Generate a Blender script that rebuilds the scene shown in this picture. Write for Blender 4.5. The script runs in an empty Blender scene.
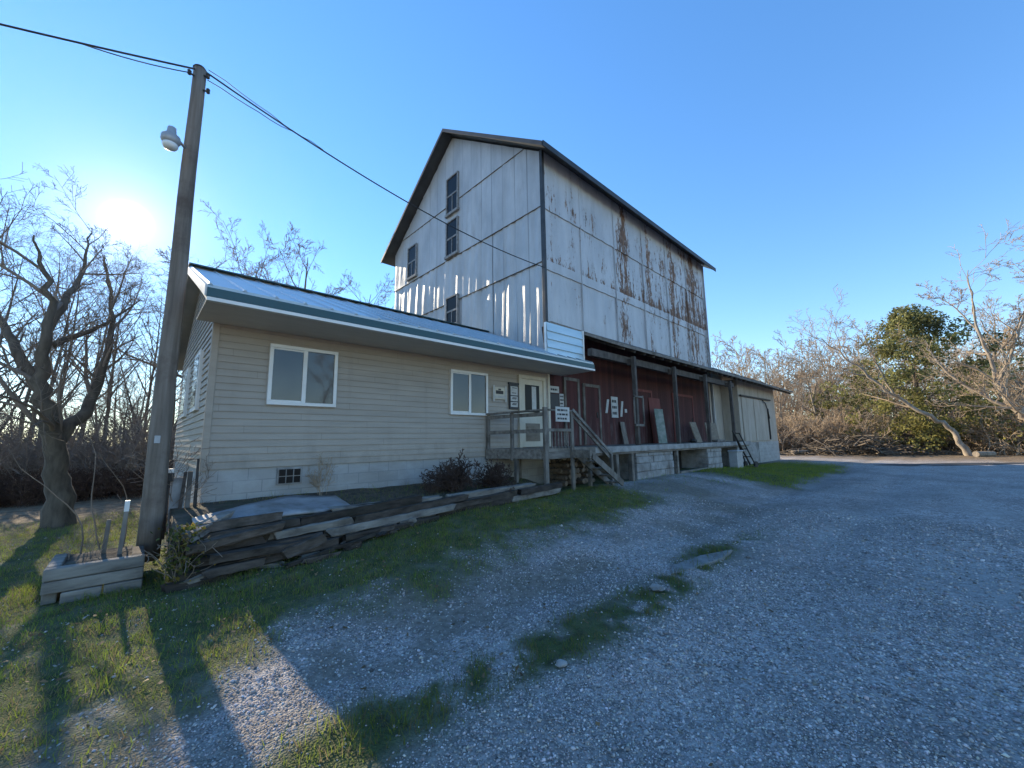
import bpy, math, random
import numpy as np
from mathutils import Vector, Matrix

S = bpy.context.scene
COL = S.collection
R = math.radians

# ------------------------------------------------------------------ camera
EYE = np.array([0.0, 0.0, 1.6])
FPX = 397.47
YAW, TILT, ROLL = R(46.663), R(7.985), R(-0.793)
_f = np.array([math.cos(YAW)*math.cos(TILT), math.sin(YAW)*math.cos(TILT), math.sin(TILT)])
_r = np.array([math.sin(YAW), -math.cos(YAW), 0.0])
_u = np.cross(_r, _f)
_R = _r*math.cos(ROLL) + _u*math.sin(ROLL)
_U = -_r*math.sin(ROLL) + _u*math.cos(ROLL)
cam_data = bpy.data.cameras.new('camera')
cam_data.sensor_width = 36.0
cam_data.lens = FPX/1024*36.0
cam_data.clip_start = 0.05
cam_data.clip_end = 3000
cam = bpy.data.objects.new('camera', cam_data)
COL.objects.link(cam)
cam.matrix_world = Matrix(((_R[0], _U[0], -_f[0], EYE[0]), (_R[1], _U[1], -_f[1], EYE[1]),
                           (_R[2], _U[2], -_f[2], EYE[2]), (0, 0, 0, 1)))
S.camera = cam

# ------------------------------------------------------------------ light, sky, exposure
SUN_EL, SUN_AZ = R(22.6), R(92.6)
SUNV = Vector((math.cos(SUN_AZ)*math.cos(SUN_EL), math.sin(SUN_AZ)*math.cos(SUN_EL), math.sin(SUN_EL)))
SKY_STRENGTH, SUN_STRENGTH, EXPOSURE = 0.145, 4.6, 1.2
world = bpy.data.worlds.new('World'); S.world = world; world.use_nodes = True
wn, wl = world.node_tree.nodes, world.node_tree.links
wn.clear()
w_out = wn.new('ShaderNodeOutputWorld'); bg = wn.new('ShaderNodeBackground')
sky = wn.new('ShaderNodeTexSky'); sky.sky_type = 'NISHITA'; sky.sun_disc = False
sky.sun_elevation = SUN_EL; sky.sun_rotation = R(90)-SUN_AZ
sky.air_density = 1.0; sky.dust_density = 0.0; sky.ozone_density = 2.5
hs = wn.new('ShaderNodeHueSaturation'); hs.inputs['Saturation'].default_value = 1.42; hs.inputs['Hue'].default_value = .508
# even out the sky: compress its brightness range a little
s0 = wn.new('ShaderNodeVectorMath'); s0.operation = 'SCALE'; s0.inputs['Scale'].default_value = .18
gm = wn.new('ShaderNodeGamma'); gm.inputs['Gamma'].default_value = .74
s1 = wn.new('ShaderNodeVectorMath'); s1.operation = 'SCALE'; s1.inputs['Scale'].default_value = 1/.20
wl.new(sky.outputs[0], s0.inputs[0]); wl.new(s0.outputs[0], gm.inputs['Color']); wl.new(gm.outputs[0], s1.inputs[0]); wl.new(s1.outputs[0], hs.inputs['Color'])
# the glare of the low sun in the sky itself, round the sun's direction
tc = wn.new('ShaderNodeTexCoord')
dot = wn.new('ShaderNodeVectorMath'); dot.operation = 'DOT_PRODUCT'; dot.inputs[1].default_value = SUNV
nrm = wn.new('ShaderNodeVectorMath'); nrm.operation = 'NORMALIZE'
wl.new(tc.outputs['Generated'], nrm.inputs[0]); wl.new(nrm.outputs[0], dot.inputs[0])
acs = wn.new('ShaderNodeMath'); acs.operation = 'ARCCOSINE'; wl.new(dot.outputs['Value'], acs.inputs[0])
def glow(width, power):
    a = wn.new('ShaderNodeMath'); a.operation = 'DIVIDE'; wl.new(acs.outputs[0], a.inputs[0]); a.inputs[1].default_value = R(width)
    b = wn.new('ShaderNodeMath'); b.operation = 'POWER'; wl.new(a.outputs[0], b.inputs[0]); b.inputs[1].default_value = power
    c = wn.new('ShaderNodeMath'); c.operation = 'MULTIPLY'; wl.new(b.outputs[0], c.inputs[0]); c.inputs[1].default_value = -1
    d = wn.new('ShaderNodeMath'); d.operation = 'EXPONENT'; wl.new(c.outputs[0], d.inputs[0])
    return d
prev = hs.outputs[0]
for wd, pw, colr in ((1.3, 4, (60, 54, 42)), (3.4, 1.0, (3.0, 2.2, 1.4))):
    g_ = glow(wd, pw)
    m_ = wn.new('ShaderNodeVectorMath'); m_.operation = 'SCALE'; m_.inputs[0].default_value = colr
    wl.new(g_.outputs[0], m_.inputs['Scale'])
    ad = wn.new('ShaderNodeVectorMath'); ad.operation = 'ADD'
    wl.new(prev, ad.inputs[0]); wl.new(m_.outputs[0], ad.inputs[1]); prev = ad.outputs[0]
wl.new(prev, bg.inputs['Color']); bg.inputs['Strength'].default_value = SKY_STRENGTH
wl.new(bg.outputs[0], w_out.inputs['Surface'])
sl = bpy.data.lights.new('sun', 'SUN'); sl.energy = SUN_STRENGTH; sl.angle = R(0.5); sl.color = (1.0, 0.85, 0.62)
sun = bpy.data.objects.new('sun', sl); COL.objects.link(sun)
sun.rotation_euler = SUNV.to_track_quat('Z', 'Y').to_euler(); sun.location = (-2, 40, 20)
S.view_settings.view_transform = 'Standard'; S.view_settings.look = 'None'
S.view_settings.exposure = EXPOSURE; S.view_settings.gamma = 1.0; S.view_settings.use_curve_mapping = False
S.cycles.max_bounces = 6; S.cycles.caustics_reflective = False; S.cycles.caustics_refractive = False
S.cycles.sample_clamp_indirect = 1.5; S.cycles.sample_clamp_direct = 3.0; S.cycles.use_adaptive_sampling = False
S.cycles.use_denoising = True

# ------------------------------------------------------------------ numeric helpers
def sight(px, py):
    return _R*(px-512)/FPX + _U*(384-py)/FPX + _f
def at_dist(px, py, d):
    v = sight(px, py); return EYE + v*(d/math.hypot(v[0], v[1]))
def sstep(a, b, x):
    t = np.clip((x-a)/(b-a), 0, 1); return t*t*(3-2*t)
def vnoise(x, y, seed=0):
    x = np.asarray(x, float); y = np.asarray(y, float)
    xi = np.floor(x).astype(np.int64); yi = np.floor(y).astype(np.int64); fx = x-xi; fy = y-yi
    fx = fx*fx*(3-2*fx); fy = fy*fy*(3-2*fy)
    def h(a, b):
        n = (a*374761393 + b*668265263 + seed*974634713) & 0xffffffff
        n = ((n ^ (n >> 13))*1274126177) & 0xffffffff
        return ((n ^ (n >> 16)) & 0xffff)/65535.0
    return (h(xi, yi)*(1-fx)+h(xi+1, yi)*fx)*(1-fy) + (h(xi, yi+1)*(1-fx)+h(xi+1, yi+1)*fx)*fy
def fbm(x, y, seed=0, oct=3):
    s, a, t = 0, 1.0, 0
    for i in range(oct):
        s = s + a*vnoise(np.asarray(x)*2**i, np.asarray(y)*2**i, seed+i); t += a; a *= .5
    return s/t
def ground_z(x, y):
    x = np.asarray(x, float); y = np.asarray(y, float)
    g = .34*sstep(3.0, 6.3, y)*sstep(0.4, 5.0, x)*(1-.75*sstep(15, 27, x))
    near = np.exp(-((x-4)**2+(y-3)**2)/900)
    g = g + near*((fbm(x*.9, y*.9, 3)-.5)*.10 + (fbm(x*2.7, y*2.7, 9, 2)-.5)*.03)
    g = g - .035*np.exp(-((y-3.1)/.35)**2)*sstep(0, 2, x) - .03*np.exp(-((y-1.2)/.4)**2)*sstep(0, 2, x)
    return g
def covers(x, y):
    n1 = fbm(x*.8, y*.8, 21); n2 = fbm(x*2.4, y*2.4, 33); n3 = fbm(x*7, y*7, 35)
    w = (n1-.5)*1.0 + (n2-.5)*.8
    edge = 4.05 + .25*sstep(6, 9, x) - .75*(1-sstep(.1, 1.3, x))
    grass = sstep(-.45, .65, y-edge+w*1.3)
    gap = sstep(8.6, 10, x)*(1-sstep(12.6, 15, x))
    grass = grass*(1-.85*gap*sstep(-.2, .4, 6.6-y+w))
    far = sstep(14, 16, x)*(1-sstep(25, 30, x))*sstep(2.9, 3.8, y+w*.8)
    grass = np.where(x > 13.5, np.maximum(far, 0), grass)
    strip = np.exp(-((y-2.25-.10*np.sin(x*1.3))/.25)**2)*sstep(.2, 1, x)*(1-sstep(4.3, 9, x))
    strip = strip*sstep(.36, .60, n2*.45+n1*.30+n3*.38)*1.6
    grass = np.maximum(grass, np.clip(strip, 0, 1))
    wood = np.maximum(sstep(34, 37.5, x+w*2), sstep(11, 14, y)*(x < 3))
    grass = np.where(x > 33, 0, grass)
    dirt = sstep(.36, .58, n1*.55+n2*.45)*np.exp(-((y-3.25)/.75)**2)*.95*(1-.6*sstep(10, 16, x))
    dirt = np.maximum(dirt, .55*np.exp(-((y-2.25)/.5)**2)*sstep(.3, .6, n2)*sstep(.2, 1, x)*(1-sstep(6, 12, x)))
    dirt = np.maximum(dirt, .8*sstep(.55, .7, n1)*(y > 3)*(y < 7))
    return np.clip(grass*(.62+.7*n3), 0, 1), np.clip(dirt, 0, 1), np.clip(wood, 0, 1)

# ------------------------------------------------------------------ materials
class NT:
    def __init__(s, name):
        s.m = bpy.data.materials.new(name); s.m.use_nodes = True
        s.t = s.m.node_tree; s.n = s.t.nodes; s.l = s.t.links
        s.b = s.n['Principled BSDF']
        tcn = s.n.new('ShaderNodeTexCoord'); oi = s.n.new('ShaderNodeObjectInfo')
        v = s.n.new('ShaderNodeVectorMath'); v.operation = 'MULTIPLY_ADD'
        cmb = s.n.new('ShaderNodeCombineXYZ')
        for i in range(3): s.l.new(oi.outputs['Random'], cmb.inputs[i])
        v.inputs[1].default_value = (13, 17, 7)
        s.l.new(cmb.outputs[0], v.inputs[0]); s.l.new(tcn.outputs['Object'], v.inputs[2])
        s.rand = v.outputs[0]; s.obj = tcn.outputs['Object']
    def scale(s, vec, sc):
        m = s.n.new('ShaderNodeVectorMath'); m.operation = 'MULTIPLY'; m.inputs[1].default_value = sc
        s.l.new(vec, m.inputs[0]); return m.outputs[0]
    def noise(s, sc, detail=4, rough=.55, vec=None, scale=1.0, dist=0):
        n = s.n.new('ShaderNodeTexNoise'); n.inputs['Scale'].default_value = scale
        n.inputs['Detail'].default_value = detail; n.inputs['Roughness'].default_value = rough
        n.inputs['Distortion'].default_value = dist
        s.l.new(s.scale(vec or s.rand, sc), n.inputs['Vector']); return n.outputs['Fac']
    def ramp(s, fac, stops):
        r = s.n.new('ShaderNodeValToRGB'); e = r.color_ramp.elements
        while len(e) < len(stops): e.new(.5)
        for k, (p, c) in enumerate(stops):
            e[k].position = p; e[k].color = (c, c, c, 1) if isinstance(c, (int, float)) else (*c, 1)
        s.l.new(fac, r.inputs[0]); return r.outputs[0]
    def math(s, op, a, b=None):
        m = s.n.new('ShaderNodeMath'); m.operation = op
        for i, v in enumerate((a, b)):
            if v is None: continue
            if isinstance(v, (int, float)): m.inputs[i].default_value = v
            else: s.l.new(v, m.inputs[i])
        return m.outputs[0]
    def mix(s, fac, a, b, mode='MIX'):
        m = s.n.new('ShaderNodeMix'); m.data_type = 'RGBA'; m.blend_type = mode
        for k, v in ((0, fac), (6, a), (7, b)):
            if isinstance(v, (int, float)): m.inputs[k].default_value = v
            elif isinstance(v, tuple): m.inputs[k].default_value = (*v, 1)
            else: s.l.new(v, m.inputs[k])
        return m.outputs[2]
    def sep(s, vec):
        x = s.n.new('ShaderNodeSeparateXYZ'); s.l.new(vec, x.inputs[0]); return x.outputs
    def attr(s, name):
        a = s.n.new('ShaderNodeAttribute'); a.attribute_name = name; return a.outputs
    def bump(s, h, strength=.3, dist=.01):
        b = s.n.new('ShaderNodeBump'); b.inputs['Strength'].default_value = strength; b.inputs['Distance'].default_value = dist
        s.l.new(h, b.inputs['Height']); s.l.new(b.outputs[0], s.b.inputs['Normal'])
    def done(s, col, rough=.8, metal=0, spec=.5):
        if isinstance(col, tuple): s.b.inputs['Base Color'].default_value = (*col, 1)
        else: s.l.new(col, s.b.inputs['Base Color'])
        if isinstance(rough, (int, float)): s.b.inputs['Roughness'].default_value = rough
        else: s.l.new(rough, s.b.inputs['Roughness'])
        s.b.inputs['Metallic'].default_value = metal; s.b.inputs['Specular IOR Level'].default_value = spec
        return s.m
def noisy(name, c1, c2, sc=(6, 6, 6), rough=.8, bump=.25, dirt=None, metal=0, spec=.35, lo=.3, hi=.7, bdist=.01, vary=0):
    t = NT(name)
    n = t.noise(sc, 5, .6)
    col = t.ramp(n, [(lo, c1), (hi, c2)])
    if vary:
        oi = t.n.new('ShaderNodeObjectInfo'); col = t.mix(1.0, col, t.ramp(oi.outputs['Random'], [(0, 1-vary), (1, 1.0)]), 'MULTIPLY')
    if dirt:
        d = t.ramp(t.noise((1.7, 1.7, 1.7), 6, .65), [(.5, 0.0), (.68, .8)])
        col = t.mix(d, col, dirt)
    t.bump(n, bump, bdist)
    return t.done(col, rough, metal, spec)
M = {}
M['wood_grey'] = noisy('weathered_wood', (.10, .085, .07), (.24, .215, .185), (9, 9, 2.5), .85, .35, (.06, .05, .04))
M['wood_dark'] = noisy('dark_old_wood', (.05, .042, .035), (.13, .11, .095), (6, 9, 3), .9, .35)
M['wood_grey_x'] = noisy('weathered_boards', (.11, .095, .08), (.27, .24, .205), (2, 14, 14), .85, .35, (.07, .058, .045))
M['wood_pole'] = noisy('pole_wood', (.11, .088, .07), (.24, .20, .165), (14, 14, .9), .85, .5, (.09, .065, .05))
M['timber_rot'] = noisy('rotten_timber', (.035, .027, .022), (.17, .135, .11), (4, 14, 14), .95, .6, (.03, .028, .02), vary=.6)
M['timber_pale'] = noisy('silvered_timber', (.12, .108, .095), (.30, .275, .24), (2.5, 12, 12), .9, .5, (.05, .04, .035))
M['soil'] = noisy('garden_soil', (.045, .036, .027), (.13, .105, .078), (9, 9, 9), 1, .8, (.05, .06, .03), bdist=.03)
M['concrete'] = noisy('concrete', (.22, .21, .20), (.38, .37, .35), (5, 5, 5), .9, .3, (.13, .12, .11))
M['old_white'] = noisy('peeling_white_paint', (.16, .155, .15), (.36, .355, .345), (9, 9, 9), .8, .2)
M['slab'] = noisy('worn_slab', (.15, .145, .14), (.27, .265, .255), (9, 9, 9), .95, .4, (.09, .085, .07))
M['white_trim'] = noisy('white_trim', (.68, .66, .62), (.80, .78, .74), (3, 3, 3), .5, .05)
M['cream_trim'] = noisy('cream_trim', (.50, .45, .35), (.60, .54, .43), (4, 4, 4), .6, .05)
M['soffit'] = noisy('soffit_vinyl', (.56, .51, .45), (.64, .59, .52), (2, 6, 6), .6, .05)
M['dark_steel'] = noisy('dark_steel', (.02, .02, .022), (.05, .045, .04), (12, 12, 12), .6, .1)
M['cable'] = NT('cable_rubber').done((.012, .012, .013), .6)
M['grey_metal'] = noisy('galvanised_metal', (.30, .31, .32), (.42, .43, .44), (8, 8, 8), .5, .08, metal=.3)
M['lens'] = NT('lamp_lens').done((.75, .76, .74), .25)
M['dark_glass'] = NT('dark_pane').done((.010, .011, .013), .3, 0, .12)
tt = NT('house_pane'); M['house_glass'] = tt.done(tt.ramp(tt.noise((.8, .8, .8), 2), [(.4, (.03, .032, .035)), (.6, (.06, .06, .058))]), .04, 0, .6)
M['paper'] = noisy('white_paper', (.40, .39, .36), (.56, .55, .51), (8, 8, 8), .7, .05)
M['ink'] = NT('dark_lettering').done((.03, .03, .03), .7)
M['black_board'] = NT('black_board').done((.018, .018, .022), .5)
M['dock_shade'] = noisy('painted_dock_shade', (.012, .01, .009), (.03, .025, .022), (3, 3, 3), 1, .1)  # near-black colour painting the shade under the dock
M['board_tan'] = noisy('tan_board', (.17, .135, .10), (.27, .225, .17), (3, 3, 10), .8, .2)
M['board_green'] = noisy('green_white_board', (.10, .15, .12), (.30, .32, .29), (3, 3, 5), .7, .1)
M['board_red'] = noisy('faded_red_board', (.13, .04, .035), (.22, .08, .07), (14, 14, 1.4), .85, .2)
M['tarp'] = noisy('pale_slab', (.20, .20, .205), (.36, .36, .365), (2.5, 2.5, 2.5), .75, .25, (.12, .11, .09))
M['firewood_end'] = noisy('split_wood', (.10, .075, .055), (.30, .22, .15), (10, 10, 10), .85, .3)
M['leaf_litter'] = noisy('leaf_litter', (.14, .09, .05), (.30, .21, .12), (20, 20, 20), .9, .2)
M['bark'] = noisy('bark', (.07, .055, .042), (.17, .135, .10), (9, 9, 2.0), .95, .6)
M['bark_pale'] = noisy('pale_bark', (.16, .13, .10), (.36, .30, .235), (6, 6, 1.6), .95, .5)
M['twig_dark'] = noisy('twig_dark', (.16, .122, .095), (.28, .215, .165), (2, 2, 2), .95, .1)
M['twig_tan'] = noisy('twig_tan', (.25, .185, .125), (.43, .33, .23), (.6, .6, .6), .95, .1)
M['brush_rust'] = noisy('rusty_brush', (.06, .032, .022), (.13, .075, .05), (3, 3, 3), .95, .1)
M['bush_purple'] = noisy('dry_red_bush', (.05, .032, .027), (.105, .07, .055), (4, 4, 4), .95, .1)
M['stone_pale'] = noisy('pale_stone', (.19, .185, .175), (.37, .36, .345), (4, 4, 4), .9, .5, (.13, .11, .095))

# lap siding: base colour, slight streaks and mildew
t = NT('tan_vinyl_siding')
c = t.ramp(t.noise((1.2, 1.2, 9), 4), [(.3, (.325, .28, .228)), (.7, (.385, .335, .277))])
z = t.sep(t.obj)[2]
st = t.ramp(t.noise((5, 5, .5), 5, .6), [(.55, 0.0), (.8, .35)])
x, y, z = t.sep(t.obj)[:3]
row = t.math('FLOOR', t.math('DIVIDE', t.math('SUBTRACT', z, .8), .115))
jx = t.math('FRACT', t.math('ADD', t.math('DIVIDE', x, 3.3), t.math('MULTIPLY', row, .37)))
col = t.mix(st, c, (.23, .20, .165))
col = t.mix(t.ramp(jx, [(0, .55), (.0016, .55), (.0022, 0.0), (1, 0.0)]), col, (.14, .12, .10))
spl = t.math('ADD', t.noise((3, 3, 2), 6, .7), t.math('MULTIPLY', t.math('SUBTRACT', 1.25, z), .45))
col = t.mix(t.ramp(spl, [(.6, 0.0), (.85, .5)]), col, (.20, .18, .15))
t.bump(t.noise((.5, .5, 2.5), 3), .25, .02)
M['siding'] = t.done(col, .55, 0, .4)
# painted foundation blocks
t = NT('painted_foundation')
br = t.n.new('ShaderNodeTexBrick'); t.l.new(t.scale(t.obj, (1, 1, 1)), br.inputs['Vector'])
mp = t.n.new('ShaderNodeMapping'); mp.inputs['Rotation'].default_value = (R(90), 0, 0); t.l.new(t.obj, mp.inputs[0]); t.l.new(mp.outputs[0], br.inputs['Vector'])
br.inputs['Scale'].default_value = 1; br.inputs['Brick Width'].default_value = .41; br.inputs['Row Height'].default_value = .2
br.inputs['Mortar Size'].default_value = .008; br.inputs['Color1'].default_value = (.31, .30, .28, 1); br.inputs['Color2'].default_value = (.36, .35, .33, 1); br.inputs['Mortar'].default_value = (.25, .25, .245, 1)
n = t.noise((2.2, 2.2, 3), 6, .65)
col = t.mix(t.ramp(n, [(.46, 0.0), (.66, .6)]), br.outputs['Color'], (.43, .43, .42))
col = t.mix(t.ramp(t.noise((1.1, 1.1, 4), 5), [(.5, 0.0), (.75, .6)]), col, (.22, .21, .19))
t.bump(n, .15); M['block'] = t.done(col, .85)
# teal sheet metal
t = NT('teal_metal_roof'); n = t.noise((.7, 3, 3), 4)
M['teal'] = t.done(t.ramp(n, [(.3, (.018, .052, .060)), (.7, (.03, .075, .085))]), t.ramp(n, [(.3, .32), (.7, .45)]), .35, .5)
t = NT('glare_pale_roof'); n = t.noise((.7, 3, 3), 4)
M['roof_glare'] = t.done(t.ramp(n, [(.3, (.33, .36, .36)), (.7, (.44, .46, .46))]), t.ramp(n, [(.3, .28), (.7, .42)]), .5, .5)  # pale base colour holds the sun's grazing glare on the teal roof
t = NT('sky_tinted_panel'); n = t.noise((.7, 3, 6), 4)
M['panel_sky_tint'] = t.done(t.ramp(n, [(.3, (.42, .55, .60)), (.7, (.58, .70, .74))]), .35, .2, .5)  # blue sky reflection put into the base colour of white metal
t = NT('dark_roof_metal'); n = t.noise((3, .8, 3), 4)
M['roof_dark'] = t.done(t.ramp(n, [(.3, (.02, .022, .025)), (.7, (.05, .053, .056))]), .55, .2)
# fieldstone rubble
t = NT('fieldstone_rubble')
vo = t.n.new('ShaderNodeTexVoronoi'); vo.feature = 'DISTANCE_TO_EDGE'; vo.inputs['Scale'].default_value = 1
t.l.new(t.scale(t.obj, (4.2, 4.2, 5.5)), vo.inputs['Vector'])
vc = t.n.new('ShaderNodeTexVoronoi'); vc.inputs['Scale'].default_value = 1; t.l.new(t.scale(t.obj, (4.2, 4.2, 5.5)), vc.inputs['Vector'])
hv = t.sep(vc.outputs['Color'])[0]
col = t.ramp(hv, [(.0, (.14, .11, .09)), (.4, (.34, .25, .17)), (.7, (.42, .36, .29)), (1, (.22, .20, .19))])
gap_ = t.ramp(vo.outputs['Distance'], [(.03, 1.0), (.12, 0.0)])
t.bump(t.ramp(vo.outputs['Distance'], [(0, 0.0), (.2, 1.0)]), .9, .06)
M['rubble'] = t.done(t.mix(gap_, col, (.05, .042, .035)), .95)
# mill cladding, old painted sheet metal with rust
def cladding(name, front):
    t = NT(name); x, y, z = t.sep(t.obj)[:3]
    w = x if front else y
    base = t.ramp(t.noise((1.2, 1.2, .5), 5, .6, t.obj), [(.3, (.36, .37, .38)), (.7, (.53, .535, .54))])
    streak = t.noise((3.6, 3.6, .6), 6, .72, t.obj, 1, .4)
    fine = t.noise((11, 11, 4.5), 6, .78, t.obj)
    base = t.mix(t.ramp(streak, [(.50, 0.0), (.72, .5)]), base, (.34, .33, .32))
    f = t.math('ADD', t.math('MULTIPLY', streak, .55), t.math('MULTIPLY', fine, .45))
    if front:
        k = t.n.new('ShaderNodeMapRange'); k.inputs[1].default_value = 0; k.inputs[2].default_value = 13.4; t.l.new(x, k.inputs[0])
        cols = t.ramp(k.outputs[0], [(0, .04), (.045, .0), (.30, .0), (.352, .10), (.372, .10), (.40, .01), (.485, .01), (.515, .10), (.55, .02), (.65, .04), (.68, .12), (.73, .05), (.80, .07), (.86, .12), (.92, .06), (1, .07)])
        kz = t.n.new('ShaderNodeMapRange'); kz.inputs[1].default_value = 5; kz.inputs[2].default_value = 11.5; t.l.new(z, kz.inputs[0])
        rows = t.ramp(kz.outputs[0], [(0, -.02), (.10, -.03), (.28, -.04), (.3077, -.02), (.3080, .105), (.36, .045), (.5, .02), (.62, .02), (.64, .04), (.80, .0), (1, -.05)])
        f = t.math('ADD', f, t.math('ADD', t.math('MULTIPLY', cols, 1.0), rows))
        dark = t.ramp(f, [(.585, 0.0), (.625, 1.0)])
    else:
        dark = t.ramp(f, [(.60, 0.0), (.72, .75)])
        fr = t.math('FRACT', t.math('DIVIDE', y, .62)); base = t.mix(t.ramp(fr, [(0, .7), (.04, .65), (.085, 0.0), (1, 0.0)]), base, (.16, .16, .16))
    rust = t.ramp(t.noise((7, 7, 2), 5, .7, t.obj), [(.3, (.06, .043, .035)), (.5, (.16, .09, .057)), (.72, (.30, .18, .11))])
    col = t.mix(dark, base, rust)
    t.bump(t.noise((2.4, 2.4, .6), 4, .6, t.obj), .35, .05)
    rr = t.ramp(dark, [(0, .5), (1, .9)])
    return t.done(col, rr, .0, .5)
M['clad_front'] = cladding('rusted_front_cladding', True)
M['clad_gable'] = cladding('weathered_gable_cladding', False)
# red boarded wall with paint worn off near the floor
t = NT('faded_red_boards'); x, y, z = t.sep(t.obj)[:3]
bd = t.n.new('ShaderNodeTexWhiteNoise'); bd.noise_dimensions = '1D'
t.l.new(t.math('FLOOR', t.math('DIVIDE', x, .19)), bd.inputs['W'])
col = t.ramp(bd.outputs['Value'], [(0, (.048, .013, .012)), (1, (.085, .024, .021))])
wear = t.math('ADD', t.noise((9, 9, 1.3), 6, .7, t.obj), t.math('MULTIPLY', t.math('SUBTRACT', 2.2, z), .16))
col = t.mix(t.ramp(wear, [(.58, 0.0), (.82, .6)]), col, (.17, .13, .125))
fr = t.math('FRACT', t.math('DIVIDE', x, .19))
gapc = t.ramp(fr, [(0, 1.0), (.03, 1.0), (.06, 0.0), (1, 0.0)])
t.bump(t.math('SUBTRACT', t.noise((30, 30, 2), 4, .6, t.obj), gapc), .5, .012)
M['red_wall'] = t.done(t.mix(gapc, col, (.03, .012, .012)), .85)
t = NT('tan_boarding'); x, y, z = t.sep(t.obj)[:3]
fr = t.math('FRACT', t.math('DIVIDE', x, 1.22))
gapc = t.ramp(fr, [(0, 1.0), (.014, 1.0), (.024, 0.0), (1, 0.0)])
nn = t.noise((3, 3, .8), 5, .6, t.obj)
M['tan_wall'] = t.done(t.mix(gapc, t.ramp(nn, [(.3, (.33, .28, .22)), (.7, (.46, .40, .33))]), (.15, .12, .10)), .85)
# ground
t = NT('gravel_and_turf')
cov = t.sep(t.attr('cover')['Color'])
vo = t.n.new('ShaderNodeTexVoronoi'); vo.inputs['Scale'].default_value = 1; t.l.new(t.scale(t.obj, (58, 58, 58)), vo.inputs['Vector'])
vb = t.n.new('ShaderNodeTexVoronoi'); vb.inputs['Scale'].default_value = 1; t.l.new(t.scale(t.obj, (19, 19, 19)), vb.inputs['Vector'])
sv = t.sep(vo.outputs['Color'])[0]; sb = t.sep(vb.outputs['Color'])[1]
mixv = t.math('ADD', t.math('MULTIPLY', sv, .6), t.math('MULTIPLY', sb, .4))
gr = t.ramp(mixv, [(.1, (.14, .122, .11)), (.45, (.345, .305, .285)), (.75, (.52, .465, .435)), (.95, (.68, .63, .59))])
big = t.noise((.55, .55, .55), 5, .6, t.obj)
gr = t.mix(t.ramp(big, [(.38, .0), (.64, .58)]), gr, (.16, .148, .135))
gr = t.mix(t.ramp(t.noise((.22, 1.1, 1), 4, .6, t.obj), [(.45, .0), (.7, .5)]), gr, (.43, .41, .385))
dn = t.noise((14, 14, 14), 5, .6, t.obj)
dirt = t.ramp(dn, [(.3, (.13, .108, .085)), (.7, (.30, .262, .215))])
turf = t.ramp(t.noise((7, 7, 7), 5, .65, t.obj), [(.3, (.04, .045, .02)), (.55, (.078, .098, .034)), (.75, (.13, .125, .06))])
wood = t.ramp(t.noise((3, 3, 3), 6, .7, t.obj), [(.3, (.09, .06, .035)), (.7, (.30, .22, .14))])
col = t.mix(cov[1], gr, dirt)
col = t.mix(cov[0], col, turf); col = t.mix(cov[2], col, wood)
hgt = t.math('ADD', t.math('MULTIPLY', vo.outputs['Distance'], -1.0), t.math('MULTIPLY', dn, .8))
t.bump(hgt, .8, .02)
M['ground'] = t.done(col, .95, 0, .25)
def attr_mat(name, rough=.85, spec=.25, trans=0):
    t = NT(name); m = t.done(t.attr('tint')['Color'], rough, 0, spec)
    if trans:
        tr = t.n.new('ShaderNodeBsdfTranslucent'); t.l.new(t.attr('tint')['Color'], tr.inputs[0])
        mx = t.n.new('ShaderNodeMixShader'); mx.inputs[0].default_value = trans
        out = t.n['Material Output']; t.l.new(t.b.outputs[0], mx.inputs[1]); t.l.new(tr.outputs[0], mx.inputs[2]); t.l.new(mx.outputs[0], out.inputs[0])
    return m
M['stones'] = attr_mat('gravel_stone', .9)
M['blades'] = attr_mat('grass_blade', .7, .3, .55)
M['leaves'] = attr_mat('foliage_leaf', .6, .3, .5)

# ------------------------------------------------------------------ object helpers
def tag(o, label=None, cat=None, group=None, kind=None):
    if label: o['label'] = label
    if cat: o['category'] = cat
    if group: o['group'] = group
    if kind: o['kind'] = kind
    return o
def thing(name, label, cat, loc=(0, 0, 0), group=None):
    o = bpy.data.objects.new(name, None); COL.objects.link(o); o.location = loc; o.empty_display_size = .2
    return tag(o, label, cat, group)
def origin(o):
    v = Vector((0, 0, 0))
    while o is not None: v += o.location; o = o.parent
    return v
def finish(name, me, mat, parent=None, bevel=0, smooth=False, loc=None):
    """mesh in world coordinates -> object; origin at its parent's base (or at loc)"""
    off = origin(parent) if parent is not None else Vector(loc or (0, 0, 0))
    me.transform(Matrix.Translation(-off))
    for m in (mat if isinstance(mat, (list, tuple)) else [mat]): me.materials.append(m)
    if smooth: me.polygons.foreach_set('use_smooth', np.ones(len(me.polygons), bool))
    o = bpy.data.objects.new(name, me); COL.objects.link(o)
    if parent is not None: o.parent = parent
    else: o.location = off
    if bevel:
        b = o.modifiers.new('bevel', 'BEVEL'); b.width = bevel; b.segments = 2; b.limit_method = 'ANGLE'
    return o
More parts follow.
